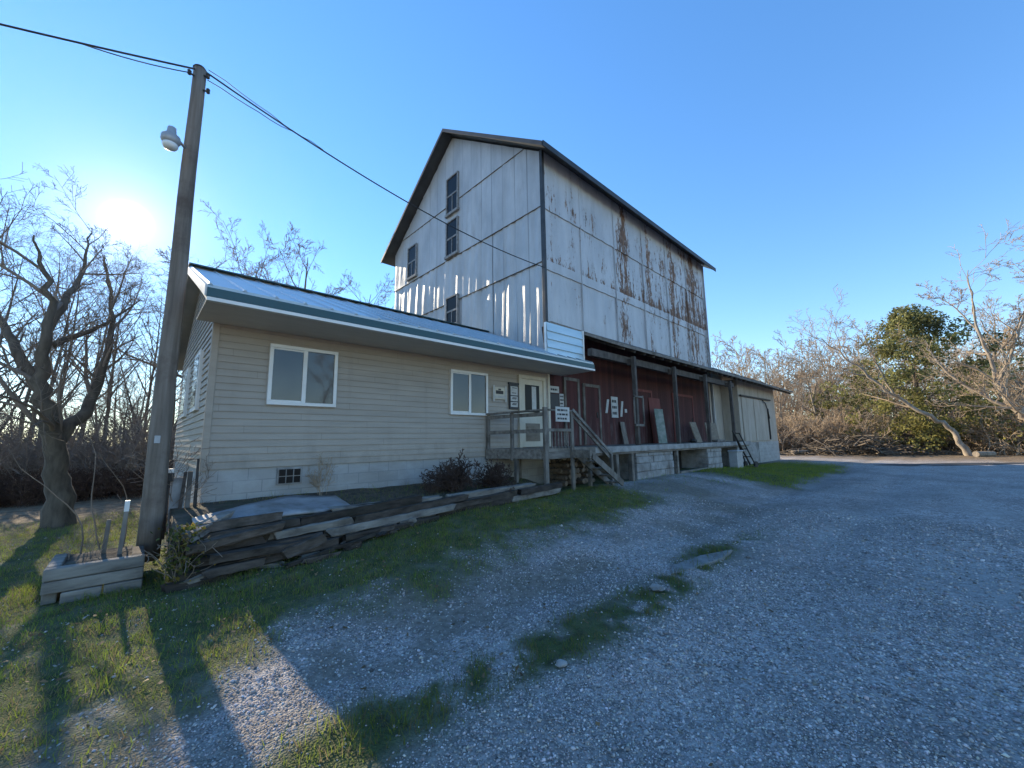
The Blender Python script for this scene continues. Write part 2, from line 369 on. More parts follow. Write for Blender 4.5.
class MB:
    def __init__(s): s.v = []; s.f = []; s.mi = []; s.cur = 0
    def add(s, vs, fs):
        k = len(s.v); s.v += [tuple(map(float, p)) for p in vs]; s.f += [tuple(i+k for i in f) for f in fs]; s.mi += [s.cur]*len(fs); return s
    def hexa(s, p): return s.add(p, [(0, 3, 2, 1), (4, 5, 6, 7), (0, 1, 5, 4), (1, 2, 6, 5), (2, 3, 7, 6), (3, 0, 4, 7)])
    def box(s, x0, x1, y0, y1, z0, z1):
        return s.hexa([(x0, y0, z0), (x1, y0, z0), (x1, y1, z0), (x0, y1, z0), (x0, y0, z1), (x1, y0, z1), (x1, y1, z1), (x0, y1, z1)])
    def bar(s, a, b, w, h, up=(0, 0, 1)):
        a, b = Vector(a), Vector(b); d = (b-a).normalized(); side = d.cross(Vector(up))
        if side.length < 1e-4: side = d.cross(Vector((1, 0, 0)))
        side.normalize(); u = side.cross(d); q = []
        for p in (a, b):
            for su, ss in ((-1, -1), (-1, 1), (1, 1), (1, -1)): q.append(p+u*su*h/2+side*ss*w/2)
        return s.hexa(q)
    def tube(s, pts, rad, n=8, cap=True):
        v, f = tube_arrays(pts, rad, n); k = len(s.v)
        s.v += [tuple(p) for p in v]; fs = [tuple(int(i)+k for i in q) for q in f]
        if cap: fs += [tuple(k+i for i in range(n))[::-1], tuple(k+len(v)-n+i for i in range(n))]
        s.f += fs; s.mi += [s.cur]*len(fs); return s
    def lathe(s, c, prof, n=16):
        return s.tube([(c[0], c[1], c[2]+z) for z, r in prof], [r for z, r in prof], n)
    def build(s, name, mat, parent=None, bevel=0, smooth=False, loc=None):
        me = bpy.data.meshes.new(name); me.from_pydata(s.v, [], s.f); me.update()
        if max(s.mi, default=0): me.polygons.foreach_set('material_index', s.mi)
        return finish(name, me, mat, parent, bevel, smooth, loc)
def tube_arrays(pts, rad, n):
    P = np.asarray(pts, float); m = len(P)
    T = np.gradient(P, axis=0); T /= np.linalg.norm(T, axis=1)[:, None]+1e-9
    ref = np.array([0.31, 0.17, 1.0]) if abs(T[:, 2]).mean() < .8 else np.array([1.0, .13, .2])
    A = np.cross(T, ref); A /= np.linalg.norm(A, axis=1)[:, None]+1e-9; B = np.cross(T, A)
    an = np.linspace(0, 2*np.pi, n, endpoint=False); rad = np.asarray(rad, float)
    V = P[:, None, :] + rad[:, None, None]*(np.cos(an)[None, :, None]*A[:, None, :] + np.sin(an)[None, :, None]*B[:, None, :])
    i = np.arange(m-1)[:, None]*n; j = np.arange(n)[None, :]; k = (np.arange(n)+1) % n
    F = np.stack([i+j, i+k[None, :], i+n+k[None, :], i+n+j], -1).reshape(-1, 4)
    return V.reshape(-1, 3), F
def np_mesh(name, V, F, tint=None, smooth=False):
    """V (n,3), F (m,k) -> mesh, optional per-vertex colour"""
    me = bpy.data.meshes.new(name); V = np.asarray(V, np.float32); F = np.asarray(F, np.int32); k = F.shape[1]
    me.vertices.add(len(V)); me.vertices.foreach_set('co', V.ravel())
    me.loops.add(F.size); me.loops.foreach_set('vertex_index', F.ravel())
    me.polygons.add(len(F)); me.polygons.foreach_set('loop_start', np.arange(0, F.size, k, dtype=np.int32))
    me.polygons.foreach_set('loop_total', np.full(len(F), k, np.int32))
    if smooth: me.polygons.foreach_set('use_smooth', np.ones(len(F), bool))
    me.update(calc_edges=True)
    if tint is not None:
        a = me.color_attributes.new('tint', 'FLOAT_COLOR', 'POINT')
        a.data.foreach_set('color', np.concatenate([tint, np.ones((len(V), 1))], 1).astype(np.float32).ravel())
    return me
rng = np.random.default_rng(7)

# ------------------------------------------------------------------ ground
def axis(lo, hi, a, b, step):
    xs = list(np.arange(a, b, step)); d = step
    x = xs[-1]
    while x < hi: d *= 1.16; x += d; xs.append(x)
    d = step; x = a; left = []
    while x > lo: d *= 1.16; x -= d; left.append(x)
    return np.array(left[::-1]+xs)
gx = axis(-900, 1500, -3.0, 14.0, .09); gy = axis(-900, 1500, -.5, 8.0, .09)
X, Y = np.meshgrid(gx, gy, indexing='ij'); Z = ground_z(X, Y)
nx, ny = X.shape
ii = (np.arange(nx-1)[:, None]*ny + np.arange(ny-1)[None, :]).ravel()
me = np_mesh('ground', np.stack([X, Y, Z], -1).reshape(-1, 3), np.stack([ii, ii+ny, ii+ny+1, ii+1], -1), smooth=True)
ga, di, wo = covers(X, Y)
a = me.color_attributes.new('cover', 'FLOAT_COLOR', 'POINT')
a.data.foreach_set('color', np.stack([ga, di, wo, np.ones_like(ga)], -1).astype(np.float32).ravel())
tag(finish('ground', me, M['ground']), kind='structure')

def sample_ground(n, x0, x1, y0, y1, power=1.0):
    """random points denser towards the viewpoint"""
    P = np.stack([rng.uniform(x0, x1, n), rng.uniform(y0, y1, n)], 1); return P
# loose stones
pts = []
for n, rmin, rmax in ((64000, .7, 3.2), (54000, 3.2, 6.0), (30000, 6, 11)):
    rr = np.sqrt(rng.uniform(rmin**2, rmax**2, n)); an = rng.uniform(R(-14), R(108), n)
    p = np.stack([rr*np.cos(an), rr*np.sin(an)], 1)
    g, d, w = covers(p[:, 0], p[:, 1])
    keep = rng.random(n) < np.clip(1-1.25*g, .03, 1)*(1-.72*d); p = p[keep]
    inb = (p[:, 1] > 6.1) & (p[:, 0] > .4); p = p[~inb]
    sz = rng.lognormal(math.log(.0056 if rmax < 4 else (.0078 if rmax < 7 else .011)), .34, len(p))
    pts.append(np.concatenate([p, sz[:, None]], 1))
pts = np.concatenate(pts); N = len(pts)
oct_v = np.array([(1, 0, 0), (-1, 0, 0), (0, 1, 0), (0, -1, 0), (0, 0, 1), (0, 0, -1)], float)
oct_f = np.array([(0, 2, 4), (2, 1, 4), (1, 3, 4), (3, 0, 4), (2, 0, 5), (1, 2, 5), (3, 1, 5), (0, 3, 5)])
sc = pts[:, 2, None, None]*oct_v[None]*rng.uniform(.65, 1.35, (N, 6, 1)); sc[:, :, 2] *= .7
th = rng.uniform(0, 6.28, N); ct, st_ = np.cos(th)[:, None], np.sin(th)[:, None]
tlt = rng.normal(0, .35, (N, 1))
sx = sc[:, :, 0]*ct-sc[:, :, 1]*st_; sy = sc[:, :, 0]*st_+sc[:, :, 1]*ct; sz_ = sc[:, :, 2]+sx*tlt
V = np.stack([sx+pts[:, 0, None], sy+pts[:, 1, None], sz_+(ground_z(pts[:, 0], pts[:, 1])+pts[:, 2]*.25)[:, None]], -1)
sh = np.clip(rng.lognormal(math.log(.39), .36, N), .11, .68)
tint = np.repeat((sh[:, None]*np.stack([1+rng.normal(0, .05, N), np.full(N, .90), .84+rng.normal(0, .05, N)], 1))[:, None], 6, 1)
me = np_mesh('gravel', V.reshape(-1, 3), (oct_f[None]+np.arange(N)[:, None, None]*6).reshape(-1, 3), tint.reshape(-1, 3))
tag(finish('gravel', me, M['stones']), 'loose grey crushed stone scattered over the drive', 'gravel', kind='stuff')

# grass
def blades(name, P, hgt, wid, lean, label, dry, z=None):
    n = len(P); z = ground_z(P[:, 0], P[:, 1]) if z is None else z; th = rng.uniform(0, 6.28, n)
    tuft = fbm(P[:, 0]*4, P[:, 1]*4, 91, 2); h = hgt*rng.lognormal(0, .35, n)*(.35+1.7*np.clip(tuft-.2, 0, 1)); w = wid*rng.uniform(.6, 1.3, n); ln = rng.normal(0, lean, (n, 2))*h[:, None]
    dx, dy = np.cos(th)*w/2, np.sin(th)*w/2
    b0 = np.stack([P[:, 0]-dx, P[:, 1]-dy, z-.01], 1); b1 = np.stack([P[:, 0]+dx, P[:, 1]+dy, z-.01], 1)
    m0 = b0*.3+b1*.7; m1 = b0*.7+b1*.3; mid = np.concatenate([ln*.35, (h*.6)[:, None]], 1); tip = np.concatenate([ln, h[:, None]], 1)
    V = np.stack([b0, b1, m0+mid, m1+mid, (b0+b1)/2+tip], 1)
    F = np.array([(0, 1, 2), (0, 2, 3), (3, 2, 4)])
    k = rng.random(n); cl = fbm(P[:, 0]*1.5, P[:, 1]*1.5, 71)
    gcol = np.stack([.175+.09*k+.11*(cl-.4), .235+.10*k+.05*(cl-.4), .038+.02*k], 1)
    dcol = np.stack([.24+.1*k, .19+.08*k, .10+.05*k], 1)
    isd = (rng.random(n) < dry)[:, None]; colr = np.clip(np.where(isd, dcol*.9, gcol), .01, 1); weedy = ((P[:, 1] < 3.1) & (P[:, 0] > 1.0) & (P[:, 0] < 11))[:, None]; colr = np.where(weedy, colr*np.array([.62, .62, .6]), colr)
    me = np_mesh(name, V.reshape(-1, 3), (F[None]+np.arange(n)[:, None, None]*5).reshape(-1, 3), np.repeat(colr[:, None], 5, 1).reshape(-1, 3))
    return tag(finish(name, me, M['blades']), label, 'grass', kind='stuff')
def pick_grass(n, x0, x1, y0, y1, gain=1.0, cond=None):
    P = np.stack([rng.uniform(x0, x1, n), rng.uniform(y0, y1, n)], 1); g, d, w = covers(P[:, 0], P[:, 1])
    ok = rng.random(n) < np.clip(g*g*gain, 0, 1)*(1-.7*w)
    ok &= ~((P[:, 1] > 6.25) & (P[:, 0] > .45) & (P[:, 0] < 7.4)) & ~((P[:, 1] > 6.5) & (P[:, 0] > 7))
    return P[ok]
P1 = np.concatenate([pick_grass(200000, -3.5, 10, .6, 7.5, 1.5), pick_grass(60000, -5, .5, 6, 13.5, 1.2)])
blades('grass', P1, .052, .0065, .5, 'short rough green lawn grass in front of the building', .34)
P2 = pick_grass(50000, 10, 30, 2.4, 6.6, 1.4)
blades('grass', P2, .06, .016, .4, 'dark green grass beside the loading dock', .05)
# fallen leaves
n = 5200; P = np.stack([rng.uniform(-3, 11, n), rng.uniform(.8, 7, n)], 1); g, d, w = covers(P[:, 0], P[:, 1])
P = P[(rng.random(n) < .06+.35*g) & ~((P[:, 1] > 6.2) & (P[:, 0] > .5))]; n = len(P)
th = rng.uniform(0, 6.28, n); s = rng.uniform(.007, .019, n); q = np.array([(-1, -.6), (1, -.6), (1.2, .6), (-1, .6)])
lx = (q[None, :, 0]*np.cos(th)[:, None]-q[None, :, 1]*np.sin(th)[:, None])*s[:, None]+P[:, 0, None]
ly = (q[None, :, 0]*np.sin(th)[:, None]+q[None, :, 1]*np.cos(th)[:, None])*s[:, None]+P[:, 1, None]
g, d, w = covers(P[:, 0], P[:, 1])
lz = (ground_z(P[:, 0], P[:, 1])+.012+.025*g)[:, None]+rng.uniform(-.008, .014, (n, 4))
lc = np.array([.26, .17, .09])*rng.uniform(.4, 1.5, (n, 1))
me = np_mesh('fallen_leaves', np.stack([lx, ly, lz], -1).reshape(-1, 3), np.arange(n*4).reshape(n, 4), np.repeat(lc[:, None], 4, 1).reshape(-1, 3))
tag(finish('fallen_leaves', me, M['leaves']), 'dry brown leaves scattered on grass and gravel', 'leaves', kind='stuff')

# flat concrete slab and rocks in the drive
def rock(c, r, seed, mat, label, cat='rock', squash=.6, group=None, name='rock'):
    rg = np.random.default_rng(seed); m = MB(); n = 9
    prof = [(-.6, .55), (-.2, .95), (.2, 1.0), (.55, .75), (.8, .35)]
    m.lathe((0, 0, 0), [(z*r*squash, q*r) for z, q in prof], n)
    m.v = [(c[0]+p[0]*rg.uniform(.8, 1.25), c[1]+p[1]*rg.uniform(.8, 1.25), c[2]+p[2]*rg.uniform(.8, 1.2)) for p in m.v]
    return tag(m.build(name, mat, None, 0, False, c), label, cat, group)
z0 = float(ground_z(4.16, 2.22))
rock((4.16, 2.22, z0+.03), .07, 3, M['concrete'], 'pale round rock at the end of the weedy median strip')
rock((2.35, 2.02, float(ground_z(2.35, 2.02))+.02), .04, 6, M['concrete'], 'small pale rock on the gravel edge at the strip')
m = MB()
gsl = [(4.75, 2.33), (5.1, 2.22), (5.8, 2.12), (6.3, 2.18), (5.7, 2.38), (5.0, 2.46)]
zs = max(float(ground_z(*p)) for p in gsl)
m.add([(x, y, zs-.08) for x, y in gsl]+[(x, y, zs+.012) for x, y in gsl], [tuple(range(6, 12)), tuple(range(5, -1, -1))]+[(i, (i+1) % 6, (i+1) % 6+6, i+6) for i in range(6)])
tag(m.build('concrete_slab', M['slab'], None, .01, False, (5.3, 2.3, zs)), 'flat broken concrete slab sunk in the gravel drive', 'slab')

# flat dark oval laid on the far side of the lot
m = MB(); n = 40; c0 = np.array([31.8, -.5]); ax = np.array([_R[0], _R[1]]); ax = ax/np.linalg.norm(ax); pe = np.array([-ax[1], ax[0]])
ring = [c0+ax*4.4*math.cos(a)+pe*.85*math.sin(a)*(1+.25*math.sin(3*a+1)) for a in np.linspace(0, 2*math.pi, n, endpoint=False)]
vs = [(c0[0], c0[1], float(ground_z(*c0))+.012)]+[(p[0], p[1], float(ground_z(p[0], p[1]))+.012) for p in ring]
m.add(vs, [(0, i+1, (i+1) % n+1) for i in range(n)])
tag(m.build('dark_patch', noisy('dark_patch_surface', (.025, .025, .026), (.05, .05, .05), (2, 2, 2), .6, .2)), kind='structure')

# ------------------------------------------------------------------ office building
def zg(x, y): return float(ground_z(x, y))
HX0, HX1, HY0, HY1 = .80, 8.92, 7.86, 14.0
EAVE_Y, RIDGE_Y, RIDGE_Z, EAVE_Z = 6.67, 10.8, 5.42, 3.76
RX0, RX1 = .55, 9.54
SB = 1.20          # bottom of the siding
house = thing('office_building', 'single storey tan sided office wing with a teal metal roof', 'building', (HX0, HY0, .4))
def roof_z(y): return EAVE_Z+(RIDGE_Z-EAVE_Z)*(1-abs(y-RIDGE_Y)/(RIDGE_Y-EAVE_Y))
m = MB(); k = 0; exp_ = .115
zz = SB
while zz < 3.6:                                   # front laps, sawtooth profile
    z1 = min(zz+exp_, 3.62)
    m.add([(HX0, HY0-.022, zz), (HX1, HY0-.022, zz), (HX1, HY0-.004, z1), (HX0, HY0-.004, z1), (HX0, HY0, zz), (HX1, HY0, zz)], [(0, 1, 2, 3), (4, 5, 1, 0)])
    zz = z1
    if z1 >= 3.62: break
m.box(HX0+.01, HX1-.01, HY0, HY0+.1, SB, 3.62)
m.build('front_siding', M['siding'], house)
m = MB(); zz = SB
def half_w(z): # gable end span at height z
    if z < 3.62: return HY0, HY1
    kk = (z-3.62)/(RIDGE_Z-.12-3.62); return HY0+kk*(RIDGE_Y-HY0), HY1-kk*(HY1-RIDGE_Y)
while zz < RIDGE_Z-.2:
    z1 = zz+exp_; a0, b0 = half_w(zz); a1, b1 = half_w(z1)
    m.add([(HX0-.022, a0, zz), (HX0-.022, b0, zz), (HX0-.004, b1, z1), (HX0-.004, a1, z1), (HX0, a0, zz), (HX0, b0, zz)], [(0, 3, 2, 1), (4, 0, 1, 5)])
    zz = z1
m.build('end_siding', M['siding'], house)
m = MB(); m.box(HX0-.035, HX0+.06, HY0-.035, HY0+.07, SB-.02, 3.6); m.build('corner_trim', M['siding'], house, .006)
m = MB(); m.box(HX1-.05, HX1+.04, HY0-.03, HY0+.14, SB, 3.56); m.build('corner_trim', M['cream_trim'], house, .006)
m = MB(); m.box(HX0+.01, HX1, HY0+.012, HY0+.22, .2, SB); m.box(HX0+.012, HX0+.22, HY0+.22, HY1, .0, SB-.001); m.build('foundation', M['block'], house)
m = MB(); m.box(HX0+.012, HX1, HY1-.1, HY1, SB, 3.6); m.box(HX1-.1, HX1, HY0+.15, HY1-.1, SB, 3.6); m.build('rear_wall', M['siding'], house)
# roof: two ribbed slopes
m = MB()
def slope(y0, y1):
    zA, zB = roof_z(y0)+.03, roof_z(y1)+.03
    m.hexa([(RX0, y0, zA-.05), (RX1, y0, zA-.05), (RX1, y1, zB-.05), (RX0, y1, zB-.05), (RX0, y0, zA), (RX1, y0, zA), (RX1, y1, zB), (RX0, y1, zB)])
    for k in range(23):
        x = RX0+.03+k*.405
        if x > RX1-.03: continue
        m.hexa([(x-.03, y0, zA-.01), (x+.03, y0, zA-.01), (x+.03, y1, zB-.01), (x-.03, y1, zB-.01), (x-.012, y0, zA+.028), (x+.012, y0, zA+.028), (x+.012, y1, zB+.028), (x-.012, y1, zB+.028)])
slope(EAVE_Y-.03, RIDGE_Y); slope(2*RIDGE_Y-EAVE_Y+.03, RIDGE_Y)
roof = m.build('roof', M['roof_glare'], house)
m = MB(); m.bar((RX0-.02, RIDGE_Y, RIDGE_Z+.055), (HX1+.05, RIDGE_Y, RIDGE_Z+.055), .3, .03); m.build('ridge_cap', M['teal'], roof)
m = MB(); m.box(RX0-.005, RX1+.005, EAVE_Y-.058, EAVE_Y-.034, 3.598, EAVE_Z-.03); m.box(RX0, RX1, EAVE_Y-.033, EAVE_Y, 3.598, EAVE_Z-.045); m.build('fascia', M['teal'], house, .004)
m = MB(); m.box(RX0, RX1+.02, EAVE_Y-.062, EAVE_Y+.02, 3.545, 3.595)
for a, b in ((EAVE_Y, RIDGE_Y), (2*RIDGE_Y-EAVE_Y, RIDGE_Y)):
    m.hexa([(RX0-.025, a, roof_z(a)-.14), (RX0, a, roof_z(a)-.14), (RX0, b, roof_z(b)-.14), (RX0-.025, b, roof_z(b)-.14), (RX0-.025, a, roof_z(a)+.02), (RX0, a, roof_z(a)+.02), (RX0, b, roof_z(b)+.02), (RX0-.025, b, roof_z(b)+.02)])
m.build('edge_trim', M['white_trim'], house)
m = MB(); m.box(RX0, RX1, EAVE_Y+.02, HY0-.025, 3.548, 3.566)
m.hexa([(RX0+.001, EAVE_Y, 3.567), (HX0, EAVE_Y, 3.567), (HX0, RIDGE_Y, RIDGE_Z-.11), (RX0+.001, RIDGE_Y, RIDGE_Z-.11), (RX0+.001, EAVE_Y, 3.60), (HX0, EAVE_Y, 3.60), (HX0, RIDGE_Y, RIDGE_Z-.08), (RX0+.001, RIDGE_Y, RIDGE_Z-.08)])
m.box(RX1-.02, RX1-.002, EAVE_Y+.02, HY0, 3.567, 3.80)
m.build('soffit', M['soffit'], house)
# raised pale panel above the far end of the eave
m = MB(); px0, px1, py = 7.86, 9.46, 6.95
for k in range(4):
    za = 3.83+k*.23; zb = za+.23
    m.add([(px0, py-.04, za), (px1, py-.04, za), (px1, py-.006, zb), (px0, py-.006, zb), (px0, py, za), (px1, py, za)], [(0, 1, 2, 3), (4, 5, 1, 0)])
m.box(px0, px1, py, py+.08, 3.80, 4.76)
pn = m.build('raised_panel', M['panel_sky_tint'], house)
m = MB(); m.box(px1-.02, px1+.03, py-.045, py+.1, 3.8, 4.78); m.build('panel_edge', M['white_trim'], pn)
def slider(x0, x1, z0, z1, y, parent, fm, gm, fw=.06):
    m = MB(); d = .055
    m.box(x0, x1, y-d, y+.02, z0, z0+fw); m.box(x0, x1, y-d, y+.02, z1-fw, z1)
    m.box(x0, x0+fw, y-d+.002, y+.02, z0+fw, z1-fw); m.box(x1-fw, x1, y-d+.002, y+.02, z0+fw, z1-fw)
    f = m.build('window', fm, parent, .006)
    xm = (x0+x1)/2; m = MB(); m.box(xm-.035, xm+.035, y-d+.008, y+.01, z0+fw, z1-fw)
    m.box(x0+fw, xm, y-.035, y+.01, z1-fw-.03, z1-fw-.001); m.box(x0+fw, xm, y-.035, y+.01, z0+fw+.001, z0+fw+.03); m.build('sash_rail', fm, f, .004)
    m = MB(); m.box(x0+fw, xm-.03, y-.028, y-.012, z0+fw, z1-fw); m.build('pane', gm, f)
    m = MB(); m.box(xm+.03, x1-fw, y-.022, y-.008, z0+fw, z1-fw); m.build('pane', gm, f)
    return f
WY = HY0-.024
slider(1.585, 2.735, 2.255, 3.325, WY, house, M['white_trim'], M['house_glass'])
slider(5.355, 6.50, 2.21, 3.295, WY, house, M['white_trim'], M['house_glass'])
# end wall windows
for ya, yb in ((9.0, 9.9), (11.3, 12.3)):
    m = MB(); m.box(HX0-.07, HX0+.01, ya, yb, 2.2, 3.3); w = m.build('window', M['white_trim'], house, .008)
    m = MB(); m.box(HX0-.076, HX0-.05, ya+.08, yb-.08, 2.28, 2.72); m.box(HX0-.076, HX0-.05, ya+.08, yb-.08, 2.78, 3.22); m.build('pane', M['house_glass'], w)
# foundation vent
m = MB(); m.box(1.83, 2.23, HY0-.015, HY0+.012, .885, 1.175); v = m.build('foundation_vent', M['concrete'], house, .004)
m = MB()
for k in range(3):
    for j in range(2): m.box(1.86+k*.118, 1.86+k*.118+.10, HY0-.024, HY0-.012, .91+j*.125, .91+j*.125+.11)
m.build('vent_louvre', M['dark_glass'], v)
# entrance door
m = MB(); dx0, dx1 = 7.72, 8.62; yd = WY
m.box(dx0-.1, dx0, yd-.05, yd+.02, 1.38, 3.40); m.box(dx1, dx1+.1, yd-.05, yd+.02, 1.38, 3.40); m.box(dx0, dx1, yd-.05, yd+.02, 3.30, 3.40); fr = m.build('door_frame', M['cream_trim'], house, .005)
m = MB(); m.box(dx0, dx1, yd-.012, yd+.016, 1.40, 3.30); dr = m.build('door', M['cream_trim'], house)
m = MB(); m.box(dx0+.16, dx1-.16, yd-.022, yd-.011, 2.36, 3.14); m.build('pane', M['dark_glass'], dr)
m = MB(); m.box(dx0+.42, dx0+.60, yd-.027, yd-.0225, 2.42, 3.10); m.build('door_notice', M['paper'], dr)
m = MB(); m.box(dx0+.16, dx1-.16, yd-.022, yd-.013, 1.55, 2.05); m.box(dx0+.22, dx1-.22, yd-.034, yd-.0225, 1.62, 1.98); m.build('door_panel', M['board_tan'], dr, .004)
m = MB(); m.tube([(dx1-.09, yd-.01, 2.3), (dx1-.09, yd-.07, 2.3)], [.018, .026], 8); m.build('handle', M['grey_metal'], dr)

# things fixed to the office wall
s = thing('wall_sign', 'small cream framed sign beside the office window', 'sign', (6.92, WY, 2.85))
m = MB(); m.box(6.68, 7.15, WY-.03, WY, 2.66, 2.98); m.build('sign_board', M['cream_trim'], s, .004)
m = MB(); m.box(6.68, 6.73, WY-.045, WY-.031, 2.60, 3.02); m.box(7.10, 7.15, WY-.045, WY-.031, 2.60, 3.02); m.box(6.735, 7.095, WY-.04, WY-.031, 2.70, 2.76); m.build('sign_frame', M['paper'], s)
m = MB(); m.box(6.78, 7.04, WY-.036, WY-.031, 2.80, 2.89); m.box(6.87, 6.96, WY-.036, WY-.031, 2.90, 2.94); m.build('lettering', M['ink'], s)
s = thing('notice_board', 'tall narrow black notice board with pale notices beside the door', 'notice board', (7.42, WY, 2.75))
m = MB(); m.box(7.26, 7.60, WY-.04, WY, 2.42, 3.10); m.box(7.24, 7.62, WY-.05, WY, 3.10, 3.15); m.build('board', M['black_board'], s, .004)
for za, zb in ((2.80, 3.04), (2.64, 2.77), (2.48, 2.61)):
    m = MB(); m.box(7.30, 7.56, WY-.047, WY-.041, za, zb); pp = m.build('notice', M['paper'], s)
    m = MB(); m.box(7.34, 7.5, WY-.05, WY-.0475, za+.05, za+.07); m.box(7.36, 7.53, WY-.05, WY-.0475, zb-.05, zb-.03); m.build('lettering', M['ink'], pp)

# ------------------------------------------------------------------ mill
MX0, MX1, MY0, MY1 = 9.02, 22.2, 8.0, 18.15
ME, MR, MRY = 11.05, 14.68, 13.1
MB0 = 5.05
mill = thing('grain_mill', 'tall old grain mill clad in rusting white sheet metal', 'building', (MX0, MY0, .3))
def wavy_x(x, z): return .012*np.sin(x*9.7+z*.2)+.02*(vnoise(x*1.3, z*.8, 5)-.5)
m = MB()
for (za, zb, off) in ((MB0, 7.02, .0), (6.98, 9.08, .028), (9.04, ME+.05, .055)):
    xs = np.arange(MX0, MX1+.01, .22); zs_ = np.linspace(za, zb, 5); vs = []
    for x in xs:
        for z_ in zs_: vs.append((x, MY0-off*.8-.02*(zb-z_)/(zb-za)-wavy_x(x, z_), z_))
    n5 = 5; fs = [(i*n5+j, (i+1)*n5+j, (i+1)*n5+j+1, i*n5+j+1) for i in range(len(xs)-1) for j in range(4)]
    m.add(vs, fs)
    b = len(xs); m.add([(x, MY0-off*.8-.02-float(wavy_x(x, za)), za) for x in xs]+[(x, MY0+.05, za) for x in xs], [(i, i+b, i+b+1, i+1) for i in range(b-1)])
for k in range(6): # standing seams between sheets
    x = MX0+2.2*k+1.9
    m.box(x-.012, x+.012, MY0-.085, MY0+.01, MB0+.02, ME)
m.build('front_cladding', M['clad_front'], mill)
# gable sheets, each sheet bowed a little
m = MB(); pitch = (MR-ME)/(MRY-MY0)
def gz(y): return MR-abs(y-MRY)*pitch
rg = random.Random(4); y = MY0; sheets = []
while y < MY1-.01:
    yb = min(y+.62, MY1); sheets.append((y, yb)); y = yb
for (ya, yb) in sheets:
    tw = rg.uniform(-.03, .035); ph = rg.uniform(0, 6); bow = rg.uniform(.004, .018)
    for (za, zb, off, k) in ((.9, 7.25, 0, 1.7), (7.22, 9.15, .012, 1.1), (9.12, 11.6, .024, .5), (11.57, 15.2, .036, .35)):
        ys = np.linspace(ya, yb, 9); zs_ = np.linspace(za, zb, 8); vs = []
        for yy in ys:
            for z_ in zs_:
                zc = min(z_, gz(yy)); u = (yy-ya)/(yb-ya)
                vs.append((MX0-off-.01*u-tw*(u-.5)*k-bow*k*math.sin(u*math.pi*3+ph+z_*.6)-.018*k*(float(vnoise(yy*2.2, z_*.9, 8))-.5), yy, zc))
        fs = []
        for i in range(8):
            for j in range(7):
                q = (i*8+j, i*8+j+1, (i+1)*8+j+1, (i+1)*8+j)
                if vs[q[1]][2]-vs[q[0]][2] > 1e-4 or vs[q[2]][2]-vs[q[3]][2] > 1e-4: fs.append(q)
        if fs: m.add(vs, fs)
m.build('gable_cladding', M['clad_gable'], mill)
m = MB(); m.box(MX0-.075, MX0+.03, MY0-.09, MY0+.03, 3.9, ME+.02); m.build('corner_strip', M['roof_dark'], mill, .006)
m = MB(); m.box(MX1-.03, MX1+.04, MY0-.06, MY0+.05, 1.3, ME); m.box(MX1-.1, MX1-.03, MY0+.05, MY1, .3, ME)
m.add([(MX1-.03, MY0, ME), (MX1-.03, MY1, ME), (MX1-.03, MRY, MR-.05)], [(0, 1, 2)])
m.box(MX0+.1, MX1-.1, MY1-.1, MY1, .3, ME)
m.build('rear_wall', M['clad_gable'], mill)
# roof slabs
OV = .52
m = MB()
for sgn in (-1, 1):
    ye = MRY+sgn*(MRY-MY0+OV); zr, ze = MR+.16, MR+.16-pitch*(MRY-MY0+OV)
    m.hexa([(MX0-OV, ye, ze-.06), (MX1+OV, ye, ze-.06), (MX1+OV, MRY, zr-.06), (MX0-OV, MRY, zr-.06), (MX0-OV, ye, ze), (MX1+OV, ye, ze), (MX1+OV, MRY, zr), (MX0-OV, MRY, zr)])
    for k in range(36):
        x = MX0-OV+.05+k*.4
        if x < MX1+OV-.05: m.hexa([(x-.02, ye, ze-.01), (x+.02, ye, ze-.01), (x+.02, MRY, zr-.01), (x-.02, MRY, zr-.01), (x-.012, ye, ze+.025), (x+.012, ye, ze+.025), (x+.012, MRY, zr+.025), (x-.012, MRY, zr+.025)])
mroof = m.build('roof', M['roof_dark'], mill)
m = MB()
for sgn in (-1, 1):
    ye = MRY+sgn*(MRY-MY0+OV); zr, ze = MR+.10, MR+.10-pitch*(MRY-MY0+OV)
    m.hexa([(MX0-OV-.03, ye, ze-.08), (MX0-OV, ye, ze-.08), (MX0-OV, MRY, zr-.08), (MX0-OV-.03, MRY, zr-.08), (MX0-OV-.03, ye, ze+.075), (MX0-OV, ye, ze+.075), (MX0-OV, MRY, zr+.075), (MX0-OV-.03, MRY, zr+.075)])
    m.hexa([(MX0-OV, ye, ze-.03), (MX1+OV, ye, ze-.03), (MX1+OV, MRY-sgn*-.0, zr-.03), (MX0-OV, MRY, zr-.03), (MX0-OV, ye, ze-.002), (MX1+OV, ye, ze-.002), (MX1+OV, MRY, zr-.002), (MX0-OV, MRY, zr-.002)])
m.box(MX0-OV, MX1+OV, MY0-OV-.035, MY0-OV-.004, ME-.36, ME-.20+.03)
m.build('barge_board', M['roof_dark'], mill)
m = MB()
for z_ in (7.22, 9.12, 11.58):
    hw = min(MRY-MY0, (MR-z_)/pitch); m.box(MX0-.062, MX0-.01, MRY-hw+.02, MRY+hw-.02, z_-.007, z_+.007)
m.build('seam_strip', M['wood_grey'], mill)
